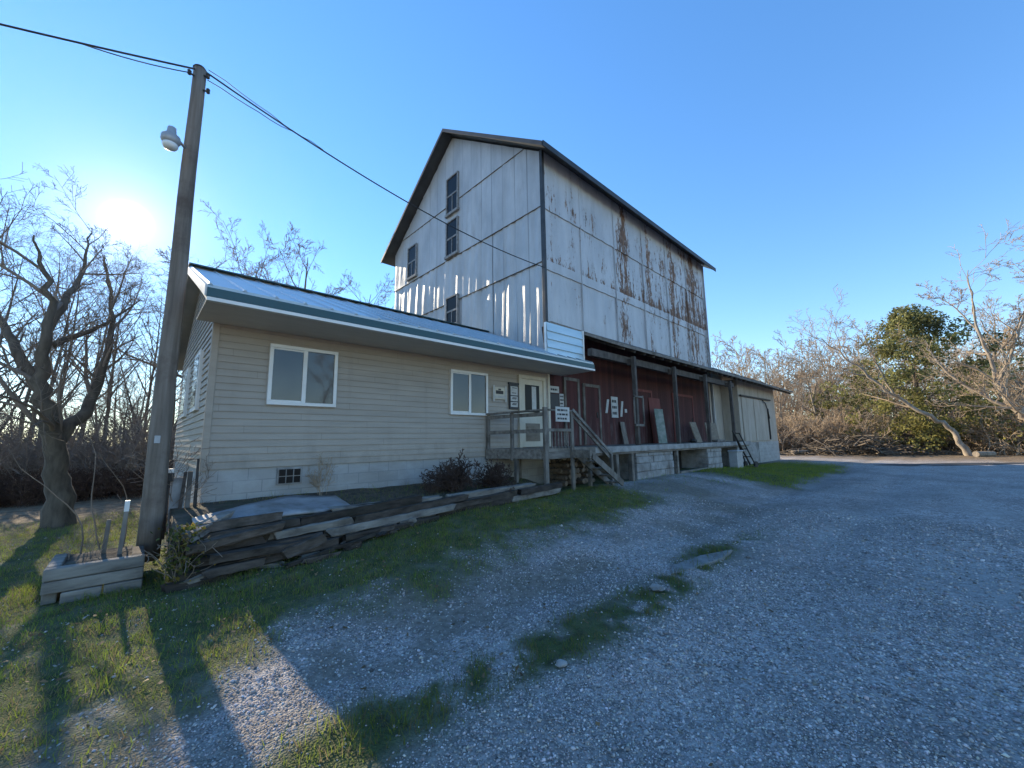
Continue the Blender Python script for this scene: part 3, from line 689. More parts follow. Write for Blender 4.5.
# gable windows
def sash(ya, yb, za, zb, broken=False):
    x = MX0-.07; m = MB(); fw = .06
    m.box(x-.05, x+.05, ya, ya+fw, za, zb); m.box(x-.05, x+.05, yb-fw, yb, za, zb); m.box(x-.05, x+.05, ya+fw, yb-fw, zb-fw, zb); m.box(x-.08, x+.05, ya-.04, yb+.04, za-.06, za+.05)
    f = m.build('window', M['old_white'], mill, .006)
    zm = (za+zb)/2; ym = (ya+yb)/2; m = MB(); m.box(x-.028, x+.02, ya+fw, yb-fw, zm-.035, zm+.035); m.box(x-.024, x+.02, ym-.018, ym+.018, za+.05, zm-.036)
    m.build('sash_rail', M['old_white'], f)
    m = MB(); m.box(x-.012, x+.03, ya+fw, yb-fw, zm+.034, zb-fw); m.build('pane', M['dark_glass'], f)
    m = MB(); m.box(x-.006, x+.034, ya+fw, yb-fw, za+.05, zm-.034); m.build('pane', M['dark_glass'], f)
sash(12.58, 13.44, 11.12, 12.82); sash(12.58, 13.44, 9.22, 10.80); sash(15.9, 16.74, 9.3, 10.9); sash(12.56, 13.4, 6.2, 7.45)
# ground floor: red boarding, doors, stone foundation
m = MB(); m.box(MX0, 21.9, MY0+.06, MY0+.2, 1.30, MB0+.05); red = m.build('boarded_wall', M['red_wall'], mill)
m = MB(); m.box(21.9, 24.0, MY0+.05, MY0+.2, 1.30, MB0); m.build('boarded_wall', M['tan_wall'], mill)
m = MB(); m.box(6.9, MX1, MY0+.1, MY0+.4, -.1, 1.295); m.build('stone_foundation', M['rubble'], mill)
def plank_door(x0, x1, z1, trim):
    y = MY0+.058; m = MB(); m.box(x0, x1, y-.03, y, 1.4, z1); d = m.build('plank_door', M['red_wall'], mill)
    m = MB(); m.box(x0-.1, x0, y-.05, y, 1.4, z1+.1); m.box(x1, x1+.1, y-.05, y, 1.4, z1+.1); m.box(x0, x1, y-.05, y, z1, z1+.1); m.build('door_frame', trim, d)
    m = MB(); m.box(x1-.16, x1-.1, y-.06, y-.031, 2.3, 2.5); m.build('handle', M['dark_steel'], d)
plank_door(9.95, 10.55, 3.48, M['wood_grey']); plank_door(10.95, 11.75, 3.36, M['wood_grey'])
plank_door(14.2, 15.5, 3.45, M['board_red']); plank_door(17.6, 19.6, 3.5, M['board_red'])
# loading dock canopy with a cut back near end; posts and header
CY, CX0, CX1, CZ = 6.38, 10.75, 32.0, 4.50
m = MB(); wz = 5.24
top = [(MX0+.03, MY0-.03, wz), (MX0+.06, MY0-.13, wz-.02), (CX0, CY, CZ), (CX1, CY, CZ+.06), (CX1, MY0-.03, wz)]
m.add([p for p in top]+[(p[0], p[1], p[2]-.05) for p in top], [(0, 1, 2, 3, 4), (9, 8, 7, 6, 5)]+[(i, i+5, (i+1) % 5+5, (i+1) % 5) for i in range(5)])
can = m.build('canopy', M['roof_dark'], mill)
m = MB(); a, b, c_ = (MX0+.05, MY0-.14, wz-.055), (CX0, CY-.012, CZ-.05), (CX1, CY-.012, CZ+.01)
m.bar(a, b, .025, .10); m.bar(b, c_, .025, .10); m.build('canopy_fascia', M['wood_grey_x'], can)
m = MB()
for k in range(33):
    x = CX0+.15+k*.64
    if x < CX1: m.bar((x, CY+.02, CZ-.12), (x, MY0-.04, wz-.16), .045, .12)
m.build('canopy_rafter', M['wood_dark'], can)
m = MB(); m.box(9.55, 21.5, CY+.32, CY+.46, 4.02, 4.24); m.build('header_beam', M['wood_dark'], can)
for x in (11.55, 14.45, 17.35, 20.3):
    m = MB(); m.box(x-.06, x+.06, CY+.05, CY+.18, 1.38, 4.02+.2); m.box(x-.06, x+.06, CY+.2, CY+.32, 3.95, 4.15); m.build('canopy_post', M['wood_dark'], mill, .012)
# end shed at the far end of the mill
shed = thing('end_shed', 'low tan boarded shed at the far end of the loading dock', 'building', (22.3, 7.3, .1))
m = MB(); m.box(23.6, 30.6, 7.2, 7.35, 1.28, 4.7); m.box(23.6, 23.75, 7.35, 8.04, 1.28, 4.7); m.box(30.45, 30.6, 7.35, 13, 1.28, 4.9); m.box(22.3, 30.45, 12.85, 13, .2, 4.9); m.build('wall', M['tan_wall'], shed)
m = MB(); m.box(23.6, 26.4, 7.21, 7.5, -.1, 1.28); f = m.build('foundation', M['concrete'], shed)
m = MB(); m.box(26.4, 30.62, 7.19, 7.5, -.1, 1.279); m.box(30.4, 30.62, 7.5, 13, -.1, 1.279); m.build('pale_foundation', M['block'], shed)
m = MB(); m.hexa([(MX1+.06, 7.9, 5.24), (32, 7.9, 5.24), (32, 13.2, 6.2), (MX1+.06, 13.2, 6.2), (MX1+.06, 7.9, 5.30), (32, 7.9, 5.30), (32, 13.2, 6.26), (MX1+.06, 13.2, 6.26)]); m.build('roof', M['roof_dark'], shed)
for xa, xb in ((24.0, 26.0), (26.1, 28.6)):
    m = MB(); m.box(xa, xb, 7.155, 7.2, 1.35, 3.75); m.build('sliding_door', M['tan_wall'], shed, .01)
m = MB(); m.bar((23.7, 7.12, 3.82), (29.4, 7.12, 3.86), .05, .09); m.build('door_track', M['dark_steel'], shed)
m = MB(); m.box(28.75, 28.85, 7.12, 7.2, 1.4, 3.3); m.tube([(27.6, 7.1, 3.75), (28.1, 7.08, 3.6), (28.5, 7.08, 3.15), (28.8, 7.1, 2.7)], [.03]*4, 6); m.build('conduit', M['dark_steel'], shed)

# ------------------------------------------------------------------ loading dock
dock = thing('loading_dock', 'long raised loading dock of pale boards along the red wall', 'loading dock', (9.05, 6.4, .35))
m = MB()
for k in range(11):
    y = 6.42+k*.148; m.box(9.05, 22.2, y, y+.142, 1.335, 1.375)
m.build('deck_boards', M['wood_grey_x'], dock)
m = MB(); m.box(9.05, 22.2, 6.37, 6.415, 1.20, 1.372); m.build('dock_edge', M['concrete'], dock, .012)
m = MB(); m.box(9.1, 22.1, 6.43, 6.5, 1.14, 1.33); m.box(9.1, 22.1, 7.1, 7.2, 1.14, 1.33); m.build('joist', M['wood_grey_x'], dock)
def pier(x0, x1, y0, mat, seed, cell=.6, course=.26):
    rg = random.Random(seed); m = MB(); z = -.05
    while z < 1.13:
        h = min(course*rg.uniform(.8, 1.25), 1.135-z); x = x0
        while x < x1-.01:
            w = min(cell*rg.uniform(.6, 1.4), x1-x)
            if x1-x-w < .15: w = x1-x
            d = rg.uniform(0, .035); m.box(x+.008, x+w-.008, y0+d, y0+.5, z+.006, z+h-.006); x += w
        z += h
        if z > 1.1: break
    m.box(x0+.02, x1-.02, y0+.06, 7.9, -.1, 1.12)
    return m.build('stone_pier', mat, dock, .02)
pier(11.35, 13.9, 6.46, M['stone_pale'], 2)
pier(16.95, 18.5, 6.46, M['concrete'], 5, .5)
pier(20.6, 22.1, 6.5, M['concrete'], 6)
m = MB(); m.box(14.1, 14.22, 6.44, 6.56, .1, 1.14); m.box(14.3, 16.8, 6.42, 6.52, .28, .40); m.build('sill_timber', M['wood_grey_x'], dock, .01)
m = MB(); m.box(14.3, 16.8, 7.5, 7.6, .1, 1.14); m.build('opening_shade', M['dock_shade'], dock)  # near-black panel added as the shade inside the dock opening
for x in (10.25, 11.1):
    m = MB(); m.box(x-.07, x+.07, 6.44, 6.58, zg(x, 6.5)-.05, 1.14); m.build('support_post', M['wood_grey'], dock, .01)

# ------------------------------------------------------------------ entrance deck with stairs
deck = thing('entrance_deck', 'raised grey wooden entrance deck with railing and stairs', 'deck', (5.4, 6.4, .6))
m = MB()
def dl(y): return 7.02-(y-6.34)*.36        # the deck's slightly skewed left edge
for k in range(10):
    y = 6.40+k*.146; m.hexa([(dl(y), y, 1.35), (9.03, y, 1.35), (9.03, y+.14, 1.35), (dl(y+.14), y+.14, 1.35), (dl(y), y, 1.388), (9.03, y, 1.388), (9.03, y+.14, 1.388), (dl(y+.14), y+.14, 1.388)])
m.build('deck_boards', M['wood_grey_x'], deck)
m = MB(); m.box(6.96, 9.04, 6.345, 6.395, 1.13, 1.384); m.bar((dl(6.4)-.03, 6.4, 1.262), (dl(7.82)-.03, 7.82, 1.262), .05, .245); m.box(7.1, 9, 7.0, 7.06, 1.15, 1.345); m.build('rim_board', M['wood_grey_x'], deck, .006)
for x, y, z1, w in ((dl(7.78), 7.76, 2.26, .09), (dl(7.1)-.04, 7.1, 2.27, .09), (7.02, 6.28, 2.36, .12), (8.0, 6.28, 2.32, .10)):
    zb = zg(x, 6.3)-.05 if y < 6.5 else 1.1
    m = MB(); m.box(x-w/2, x+w/2, y, y+w*.6, zb, z1); m.build('post', M['wood_grey'], deck, .008)
for x, y in ((6.72, 7.0), (8.92, 6.45), (7.3, 7.5)):
    m = MB(); m.box(x, x+.08, y, y+.09, .3, 1.14); m.build('post', M['wood_grey'], deck, .008)
m = MB(); p0, p1 = (dl(6.4)-.02, 6.36, 2.29), (dl(7.8)-.02, 7.8, 2.25); q = lambda p, z: (p[0], p[1], z)
m.bar(p0, p1, .14, .04); m.bar(q(p0, 2.19), q(p1, 2.16), .03, .09); m.bar(q(p0, 1.80), q(p1, 1.78), .03, .09); m.build('railing', M['wood_grey_x'], deck)
m = MB(); m.bar((7.08, 6.30, 2.30), (7.96, 6.30, 2.30), .09, .04); m.bar((7.08, 6.30, 1.82), (7.96, 6.30, 1.82), .03, .07)
for k in range(7): m.box(7.12+k*.12, 7.15+k*.12, 6.32, 6.345, 1.39, 1.79)
m.build('railing', M['wood_grey_x'], deck)
for dy in (0, .05):
    m = MB(); m.bar((8.0, 6.26+dy*1.2, 2.33-dy*2.0), (9.68, 6.26+dy*1.2, 1.16-dy*2.0), .035, .07); m.build('handrail', M['timber_pale'], deck)
m = MB(); m.box(9.62, 9.71, 6.24, 6.31, zg(9.7, 6.2)-.05, 1.17); m.build('post', M['wood_grey'], deck, .008)
stz = zg(9.9, 6.0)
for y in (5.78, 6.22):
    m = MB(); m.bar((8.05, y, 1.22), (9.4, y, stz+.10), .04, .15); m.build('stair_stringer', M['wood_grey'], deck)
for k in range(5):
    u = (k+.6)/5; m = MB(); x = 8.07+1.35*u; z_ = 1.32-(1.26-stz)*u
    m.box(x-.11, x+.12, 5.81, 6.19, z_-.02, z_+.02); m.build('stair_tread', M['wood_grey_x'], deck, .006)
m = MB(); m.box(7.98, 8.08, 5.76, 6.34, 1.14, 1.33); m.build('landing_edge', M['wood_grey_x'], deck)

# firewood under the deck: each split log a thing
rg = random.Random(12); k = 0
for row in range(4):
    for c in range(8-row % 2):
        x = 8.45+c*.185+(row % 2)*.09+rg.uniform(-.02, .02); z_ = zg(9, 7)+.09+row*.155; r_ = rg.uniform(.06, .10)
        m = MB(); n = rg.choice((3, 4, 4, 5)); m.tube([(x, 7.0+rg.uniform(-.13, .08), z_), (x+rg.uniform(-.07, .07), 7.5, z_+rg.uniform(-.03, .03))], [r_, r_*.95], n)
        m.v = [(a_+rg.uniform(-.018, .018), b_, c_+rg.uniform(-.018, .018)) for a_, b_, c_ in m.v]
        o = tag(m.build('firewood_log', M['firewood_end'], None, .006, False, (x, 7.2, z_)), 'split firewood log in the stack beneath the deck stairs', 'log', 'firewood logs stacked beneath the deck')

# ------------------------------------------------------------------ things on the dock and its wall
def leaning(name, label, cat, x0, x1, z0, z1, yb, yt, mat, th=.03, tilt=0):
    m = MB(); m.hexa([(x0, yb, z0), (x1, yb, z0), (x1, yb+th, z0), (x0, yb+th, z0), (x0+tilt, yt, z1), (x1+tilt, yt, z1), (x1+tilt, yt+th, z1), (x0+tilt, yt+th, z1)])
    return tag(m.build(name, mat, None, .004, False, ((x0+x1)/2, yb, z0)), label, cat)
Z0 = 1.378
leaning('board', 'tall faded red board leaning on the mill wall behind the green panel', 'board', 15.25, 16.2, Z0, 3.25, 7.86, 8.0, M['board_red'])
leaning('panel', 'narrow green and white panel leaning beside a canopy post', 'panel', 14.95, 15.65, Z0, 2.75, 7.5, 7.62, M['board_green'])
leaning('board', 'tilted pale tan board leaning on the dock near its far post', 'board', 17.3, 17.9, Z0, 2.25, 7.0, 7.2, M['board_tan'], .04, -.12)
leaning('board', 'wide weathered tan board standing behind the far canopy post', 'board', 18.6, 19.9, Z0, 2.25, 7.0, 7.12, M['board_tan'], .04)
m = MB(); m.box(18.55, 19.5, 6.62, 7.0, Z0, Z0+.10); tag(m.build('plank', M['timber_pale'], None, .01, False, (19, 6.8, Z0)), 'pale plank lying on the dock floor edge', 'plank')
rock((16.7, 6.9, Z0+.07), .16, 9, M['dark_steel'], 'dark lumpy sack lying on the dock floor', 'sack', .6, None, 'sack')
leaning('board', 'short pale board leaning on the red wall low down', 'board', 13.0, 13.3, Z0, 2.2, 7.85, 7.99, M['wood_grey'])
# notices on the red wall
yw = MY0+.055
def notice(name, label, x0, x1, z0, z1, mat=None, lines=0, tilt=0, y=None):
    y = yw if y is None else y
    t_ = thing(name, label, 'sign', ((x0+x1)/2, y, (z0+z1)/2))
    m = MB(); m.hexa([(x0, y-.02, z0), (x1, y-.02, z0), (x1, y, z0), (x0, y, z0), (x0+tilt, y-.02, z1), (x1+tilt, y-.02, z1), (x1+tilt, y, z1), (x0+tilt, y, z1)]); m.build('board', mat or M['paper'], t_, .003)
    if lines:
        m = MB(); h = (z1-z0)/(lines*2+1); rg = random.Random(lines*7+int(x0*10))
        for k in range(lines):
            za = z0+h*(2*k+1); x = x0+(x1-x0)*.1
            while x < x1-(x1-x0)*.2:
                w = rg.uniform(.05, .14)*(x1-x0)*1.6; w = min(w, x1-(x1-x0)*.08-x); m.box(x, x+w, y-.024, y-.0205, za, za+h*.9); x += w+(x1-x0)*.05
        m.build('lettering', M['ink'], t_)
    return t_
notice('wall_sign', 'small white sign high on the red wall beside the office corner', 9.18, 9.62, 3.03, 3.24, None, 1)
notice('black_board', 'black board below the small white sign on the red wall', 9.20, 9.60, 2.55, 3.0, M['black_board'])
notice('wall_sign', 'square white lettered sign on the red wall beside the plank door', 9.64, 10.0-.16, 2.52, 3.02, None, 4)
notice('wall_sign', 'white lettered sign in the middle of the red wall', 12.55, 12.98, 2.35, 3.12, None, 3)
notice('pale_strip', 'narrow tilted white strip left of the lettered sign on red wall', 12.15, 12.28, 2.5, 3.0, None, 0, .14)
notice('pale_strip', 'narrow tilted white strip right of the lettered sign on red wall', 13.12, 13.25, 2.4, 2.98, None, 0, .12)
notice('wall_tag', 'small round white tag on the red wall right of the strips', 13.45, 13.6, 2.56, 2.7)
notice('rail_sign', 'white sign with dark lettering hung on the deck railing', 7.32, 7.84, 2.02, 2.38, None, 3, 0, 6.255)
# frame rack on the first post
m = MB(); m.bar((11.25, 6.4, 2.0), (11.85, 6.4, 2.0), .04, .07); m.bar((11.25, 6.4, 2.9), (11.85, 6.4, 2.9), .04, .05)
for x in (11.27, 11.83): m.bar((x, 6.4, 1.98), (x, 6.4, 2.95), .04, .04)
tag(m.build('wooden_rack', M['wood_grey'], None, 0, False, (11.55, 6.4, 2.0)), 'grey open wooden rack fixed on the front canopy post', 'rack')
# hand truck and bin at the dock end
ht = thing('hand_truck', 'dark steel hand truck leaning at the far dock end', 'hand truck', (19.8, 6.1, .2)); zt = zg(19.8, 5.9)
m = MB()
for d in (0, .4): m.tube([(20.3+d*.3, 5.75+d, zt+.12), (19.55+d*.3, 6.05+d*.6, 1.75)], [.03, .03], 6)
for u in (.25, .5, .75, 1): m.tube([(20.3-.75*u, 5.75+.3*u, zt+.12+(1.63-zt)*u), (20.42-.75*u, 6.15+.14*u, zt+.12+(1.63-zt)*u)], [.022]*2, 6)
m.build('frame', M['dark_steel'], ht)
m = MB(); m.bar((20.2, 5.7, zt+.05), (20.35, 6.2, zt+.05), .28, .02); m.build('toe_plate', M['dark_steel'], ht)
for d in (0, .42):
    m = MB(); m.tube([(20.42, 5.72+d, zt+.13), (20.44, 5.79+d, zt+.13)], [.13, .13], 14); m.build('wheel', M['cable'], ht)
m = MB(); m.bar((19.2, 6.2, 1.85), (20.8, 6.1, zt+.1), .06, .06); tag(m.build('timber', M['dark_steel'], None, 0, False, (20, 6.1, zt)), 'dark timber propped diagonally against the far dock end', 'timber')
m = MB(); zt = zg(19.2, 6.2); m.box(18.9, 19.6, 6.0, 6.36, zt-.02, zt+.75); m.box(18.86, 19.64, 5.96, 6.38, zt+.68, zt+.76)
tag(m.build('storage_bin', M['grey_metal'], None, .03, False, (19.2, 6.2, zt)), 'grey white storage bin standing against the dock front', 'bin')

# thin haze volume added to spread the sun's glare over the trees
GLARE_HAZE_DENSITY = .00013
m = MB(); m.box(-1000, 1600, -1000, 1600, -2.0, 27); hz = NT('glare_haze'); pv = hz.n.new('ShaderNodeVolumePrincipled')
pv.inputs['Color'].default_value = (.9, .92, .95, 1); pv.inputs['Density'].default_value = GLARE_HAZE_DENSITY; pv.inputs['Anisotropy'].default_value = .92
hz.n.remove(hz.b); hz.l.new(pv.outputs[0], hz.n['Material Output'].inputs['Volume'])
tag(m.build('added_haze', hz.m), 'thin pale haze added for the glare round the sun', 'added_haze', None, 'stuff')

# ------------------------------------------------------------------ utility pole, lamp, cables
pole = thing('utility_pole', 'brown wooden utility pole with a yard light before the office', 'utility pole', (.25, 7.3, .28))
m = MB(); PX, PY = .25, 7.3
zs_ = np.linspace(.1, 7.42, 14); m.tube([(PX+.006*math.sin(z*2), PY+.005*math.cos(z*1.7), z) for z in zs_], [.128-.045*(z/7.4) for z in zs_], 14)
m.build('pole_shaft', M['wood_pole'], pole, 0, True)
m = MB(); m.lathe((PX, PY, 7.42), [(0, .09), (.03, .07), (.05, .01)], 12); m.build('pole_cap', M['dark_steel'], pole)
lm = MB(); lm.tube([(PX-.06, PY-.05, 5.98), (PX-.16, PY-.13, 6.03), (PX-.23, PY-.18, 6.02)], [.02, .02, .02], 8)
arm = lm.build('lamp_arm', M['grey_metal'], pole, 0, True)
m = MB(); m.lathe((PX-.24, PY-.19, 5.88), [(.0, .085), (.05, .115), (.12, .11), (.17, .06), (.20, .055), (.26, .05), (.28, .02)], 16); hd = m.build('lamp_head', M['grey_metal'], pole, 0, True)
m = MB(); m.lathe((PX-.24, PY-.19, 5.80), [(0, .03), (.02, .075), (.06, .095), (.085, .09)], 16); m.build('lamp_lens', M['lens'], hd, 0, True)
for z_, d in ((7.22, -.12), (7.05, .12), (7.3, .1)):
    m = MB(); m.tube([(PX+d*.5, PY-.06, z_), (PX+d, PY-.08, z_)], [.015, .015], 6); m.lathe((PX+d, PY-.08, z_-.03), [(0, .02), (.02, .03), (.04, .02), (.06, .03), (.08, .015)], 8); m.build('insulator', M['dark_steel'], pole)
m = MB()
for j in range(3): m.tube([(PX-.05+.02*j, PY-.125+.002*j, z) for z in (1.7, 1.71)], [.012, .012], 6)
m.box(PX-.06, PX-.0, PY-.13, PY-.115, 1.62, 1.72); m.build('pole_tag', M['grey_metal'], pole)
def sag(a, b, s, n=24, wob=0):
    a, b = np.array(a), np.array(b); out = []
    for i in range(n+1):
        u = i/n; p = a*(1-u)+b*u; p[2] -= 4*s*u*(1-u); p[2] += wob*math.sin(i*1.9); p[1] += wob*math.cos(i*1.3); out.append(tuple(p))
    return out
A, B = (PX+.08, PY-.08, 7.36), (8.93, 7.86, 6.93)
m = MB(); m.tube(sag(A, B, .34), [.013]*25, 6); m.tube(sag((PX+.1, PY-.08, 7.25), tuple(np.array(sag(A, B, .34)[4])), .03, 8, .012), [.007]*9, 5)
m.tube(sag((PX+.1, PY-.1, 7.42), tuple(np.array(sag(A, B, .34)[5])), .02, 8, .02), [.006]*9, 5)
tag(m.build('service_cable', M['cable'], None, 0, True, A), 'black service cable sagging from pole to mill corner', 'cable')
B2 = (-16, 9.5, 5.1)
m = MB(); m.tube(sag((PX-.06, PY-.06, 7.34), B2, .55, 40), [.014]*41, 6); m.tube(sag((PX-.12, PY-.08, 7.22), tuple(np.array(sag((PX-.06, PY-.06, 7.34), B2, .55, 40)[3])), .04, 8), [.008]*9, 5)
tag(m.build('service_cable', M['cable'], None, 0, True, B2), 'black cable running left from the pole out of view', 'cable')

# ------------------------------------------------------------------ planter, retaining wall, bed
pl = thing('timber_planter', 'low planter box of grey weathered timbers below the pole', 'planter', (-.15, 6.5, 0))
z00 = min(zg(-.55, 6.3), zg(.2, 6.3))-.02
rg = random.Random(3)
for k in range(3):
    za = z00+.02+k*.125; o_ = rg.uniform(-.015, .015)
    if k == 0:
        for xa, xb in ((-.42, -.12), (-.11, .20)):
            m = MB(); m.box(xa, xb, 6.33+o_, 6.44, za, za+.118); m.build('timber', M['timber_pale'], pl, .012)
    else:
        m = MB(); m.box(-.56, .20, 6.33+o_, 6.44, za, za+.118); m.build('timber', M['timber_pale'], pl, .012)
    m = MB(); m.box(-.56, -.45, 6.445, 7.15, za, za+.118); m.build('timber', M['timber_pale'], pl, .012)
    m = MB(); m.box(.09, .20, 6.445, 6.95, za, za+.118); m.build('timber', M['timber_rot'], pl, .012)
m = MB(); xs = np.linspace(-.45, .1, 9); ys = np.linspace(6.44, 7.2, 9); vs = [(x, y, z00+.34+.05*float(vnoise(x*9, y*9, 2))) for x in xs for y in ys]
m.add(vs, [(i*9+j, (i+1)*9+j, (i+1)*9+j+1, i*9+j+1) for i in range(8) for j in range(8)]); m.build('planting_soil', M['soil'], pl)
for i, (x, y, h, lab) in enumerate(((-.02, 6.75, .62, 'white topped wooden stake standing in the planter'), (-.16, 6.9, .5, 'dark wooden stake leaning in the planter'))):
    st = thing('stake', lab, 'stake', (x, y, z00+.3)); m = MB(); m.bar((x, y, z00+.25), (x+.02, y, z00+.35+h*.8), .04, .04); m.build('shaft', M['wood_grey'], st)
    if i == 0:
        m = MB(); m.bar((x+.02, y, z00+.35+h*.8), (x+.022, y, z00+.35+h), .045, .045); m.build('painted_tip', M['white_trim'], st)

def timber(a, b, w, h, seed):
    rr = np.random.default_rng(seed); a, b = np.array(a, float), np.array(b, float); n = max(5, int(np.linalg.norm(b-a)/.13)); d = (b-a)/np.linalg.norm(b-a); sd_ = np.cross(d, (0, 0, 1)); sd_ /= np.linalg.norm(sd_); up = np.cross(sd_, d)
    m = MB(); k = 8; sh_ = [(-.5, -.4), (-.42, -.5), (.42, -.5), (.5, -.4), (.5, .42), (.42, .5), (-.42, .5), (-.5, .42)]
    base = [[rr.normal(0, .008), rr.normal(0, .008)] for _ in range(k)]; vs = []
    for i in range(n+1):
        u = i/n
        for q, (su, sv) in enumerate(sh_):
            e = (rr.uniform(-.05, .05) if i in (0, n) else 0)
            vs.append(a+(b-a)*u+d*e+sd_*(su*w+base[q][0]+rr.normal(0, .004))+up*(sv*h+base[q][1]+rr.normal(0, .004)))
    fs = [(i*k+q, (i+1)*k+q, (i+1)*k+(q+1) % k, i*k+(q+1) % k) for i in range(n) for q in range(k)]+[tuple(range(k)), tuple(n*k+q for q in range(k))[::-1]]
    return m.add(vs, fs)
rw = thing('retaining_wall', 'collapsing retaining wall of dark rotten landscape timbers', 'retaining wall', (3.8, 6.25, .3))
rg = random.Random(21)
for course in range(5):
    x = .42+rg.uniform(0, .3)
    while x < 7.25:
        L = rg.uniform(.8, 2.2); x1 = min(x+L, 7.3)
        if x1-x > .35:
            def zt_(xx): return .04+.052*min(xx, 6.4)
            za = zt_(x)+course*.115; zb = zt_(x1)+course*.115
            topz = max(.52, .66-.045*x)
            if za+.04 < topz and not (rg.random() < .10 and x < 3.5):
                sl_ = .05*(4-course)*(1 if x < 3.2 else .4); j = rg.uniform(-.03, .012)
                tw = rg.uniform(-.014, .014)
                m = timber((x+.01, 6.22-sl_+j+tw, za+.055+tw*.5), (x1-.01, 6.22-sl_+j-tw, zb+.055-tw*.5), rg.uniform(.11, .16), rg.uniform(.102, .118), int(x*100)+course)
                ob = m.build('timber', M['timber_pale'] if rg.random() < (.14 if course < 3 else .3) and x > .9 else M['timber_rot'], rw)
        x = x1+rg.choice((.01, .03, .09))
for (a, b, w) in (((.52, 6.0, .56), (.98, 6.5, .68), .2), ((.7, 5.85, .14), (1.3, 5.95, .15), .14), ((.75, 5.86, .30), (2.0, 6.02, .26), .14), ((.55, 5.95, .42), (1.5, 6.1, .52), .141), ((1.5, 5.9, .20), (2.0, 5.97, .30), .139), ((4.3, 6.3, .57), (6.5, 6.28, .60), .16), ((2.2, 6.26, .585), (4.1, 6.3, .56), .16)):
    timber(a, b, min(w, .15), .10, int(a[0]*991)).build('timber', M['timber_pale'] if w in (.2, .16) else M['timber_rot'], rw)
rg2 = random.Random(8)
for k in range(20):
    x = rg2.uniform(.6, 3.6); y = rg2.uniform(5.7, 6.12) if k % 2 else rg2.uniform(5.85, 6.05); a_ = rg2.uniform(-.5, .5); L = rg2.uniform(.08, .3); z_ = zg(x, y)+rg2.uniform(.01, .06)
    tag(timber((x-L*math.cos(a_), y-L*math.sin(a_), z_), (x+L*math.cos(a_), y+L*math.sin(a_), z_+rg2.uniform(-.02, .10)), rg2.uniform(.04, .10), rg2.uniform(.03, .08), k+500).build('timber_fragment', M['timber_pale'] if k % 4 == 0 else M['timber_rot'], None, 0, False, (x, y, z_)),
        'broken piece of rotten timber fallen before the retaining wall', 'timber', 'broken timber pieces before the retaining wall')
# soil behind the wall
xs = np.linspace(.45, 7.3, 60); ys = np.linspace(6.2, 7.88, 16); m = MB(); vs = []
for x in xs:
    for y in ys:
        u = (y-6.2)/1.68; z_ = (max(.52, .66-.045*x)-.05)*(1-u)+(.70-.012*x)*u+.03+.08*(float(fbm(x*2.2, y*2.2, 14))-.5); vs.append((x, y, z_-.06*(u < .05)))
fs = [(i*16+j, (i+1)*16+j, (i+1)*16+j+1, i*16+j+1) for i in range(59) for j in range(15)]
n0 = len(vs); vs += [(x, 6.24, -.1) for x in xs]; fs += [(n0+i, n0+i+1, (i+1)*16, i*16) for i in range(59)]
vs += [(.45, 7.88, -.1)]; fs += [tuple([n0]+[j for j in range(16)]+[len(vs)-1])]
m.add(vs, fs); tag(m.build('soil_bed', M['soil'], None, 0, True), kind='structure')
def bed_z(x, y):
    u = (y-6.2)/1.68; return (np.maximum(.52, .66-.045*x)-.05)*(1-u)+(.70-.012*x)*u+.03+.08*(fbm(x*2.2, y*2.2, 14)-.5)
n = 5200; P = np.stack([rng.uniform(.6, 7.2, n), rng.uniform(6.3, 7.8, n)], 1); P = P[(fbm(P[:, 0]*1.6, P[:, 1]*1.6, 55) > .42) & ~((P[:, 0] < 2.7) & (P[:, 1] < 7.35))]
blades('grass', P, .075, .006, .7, 'dry tufted grass on the soil behind the timbers', .72, bed_z(P[:, 0], P[:, 1]))
# pale slab lying on the bed
m = MB(); na, nb = 14, 7; vs = []
for i in range(na):
    for j in range(nb):
        u, v_ = i/(na-1), j/(nb-1); x = .62+2.0*u; y = 6.32+.95*v_*(.35+.65*min(1, u*1.6))
        vs.append((x, y, float(bed_z(x, y))+.025+.07*math.sin(u*2.9)*(.15+.85*v_)+.02*float(vnoise(x*3, y*3, 6))))
m.add(vs, [(i*nb+j, (i+1)*nb+j, (i+1)*nb+j+1, i*nb+j+1) for i in range(na-1) for j in range(nb-1)])
o = m.build('pale_sheet', M['tarp'], None, 0, True, (1.6, 6.8, .7)); sd = o.modifiers.new('thick', 'SOLIDIFY'); sd.thickness = .03
tag(o, 'curved pale grey sheet lying on the soil by the foundation', 'sheet')
# steel frame and boards by the corner
gf = thing('steel_frame', 'thin dark steel frame standing by the office corner', 'frame', (.55, 7.7, .4))
m = MB(); m.tube([(.74, 7.62, .5), (.72, 7.62, 1.38), (.30, 7.62, 1.36), (.34, 7.62, .4)], [.016]*4, 6); m.bar((.72, 7.62, .6), (.72, 7.62, 1.38), .03, .03); m.build('frame_tube', M['dark_steel'], gf)
ms = thing('meter_pedestal', 'dark post with a small white topped meter box', 'meter', (.40, 7.55, .35))
m = MB(); m.box(.385, .415, 7.5, 7.53, .3, 1.1); m.build('post', M['dark_steel'], ms)
m = MB(); m.box(.35, .45, 7.46, 7.55, 1.08, 1.2); bx = m.build('meter_box', M['dark_steel'], ms, .01)
m = MB(); m.box(.345, .455, 7.455, 7.555, 1.20, 1.26); m.build('box_lid', M['white_trim'], bx, .01)
leaning('panel', 'pale grey panel leaning upright beside the pole', 'panel', .43, .60, .35, 1.12, 7.45, 7.68, M['concrete'])
leaning('board', 'narrow brown board leaning on the end wall by the corner', 'board', .60, .66, .5, 1.2, 7.5, 7.72, M['wood_grey'], .03, .02)
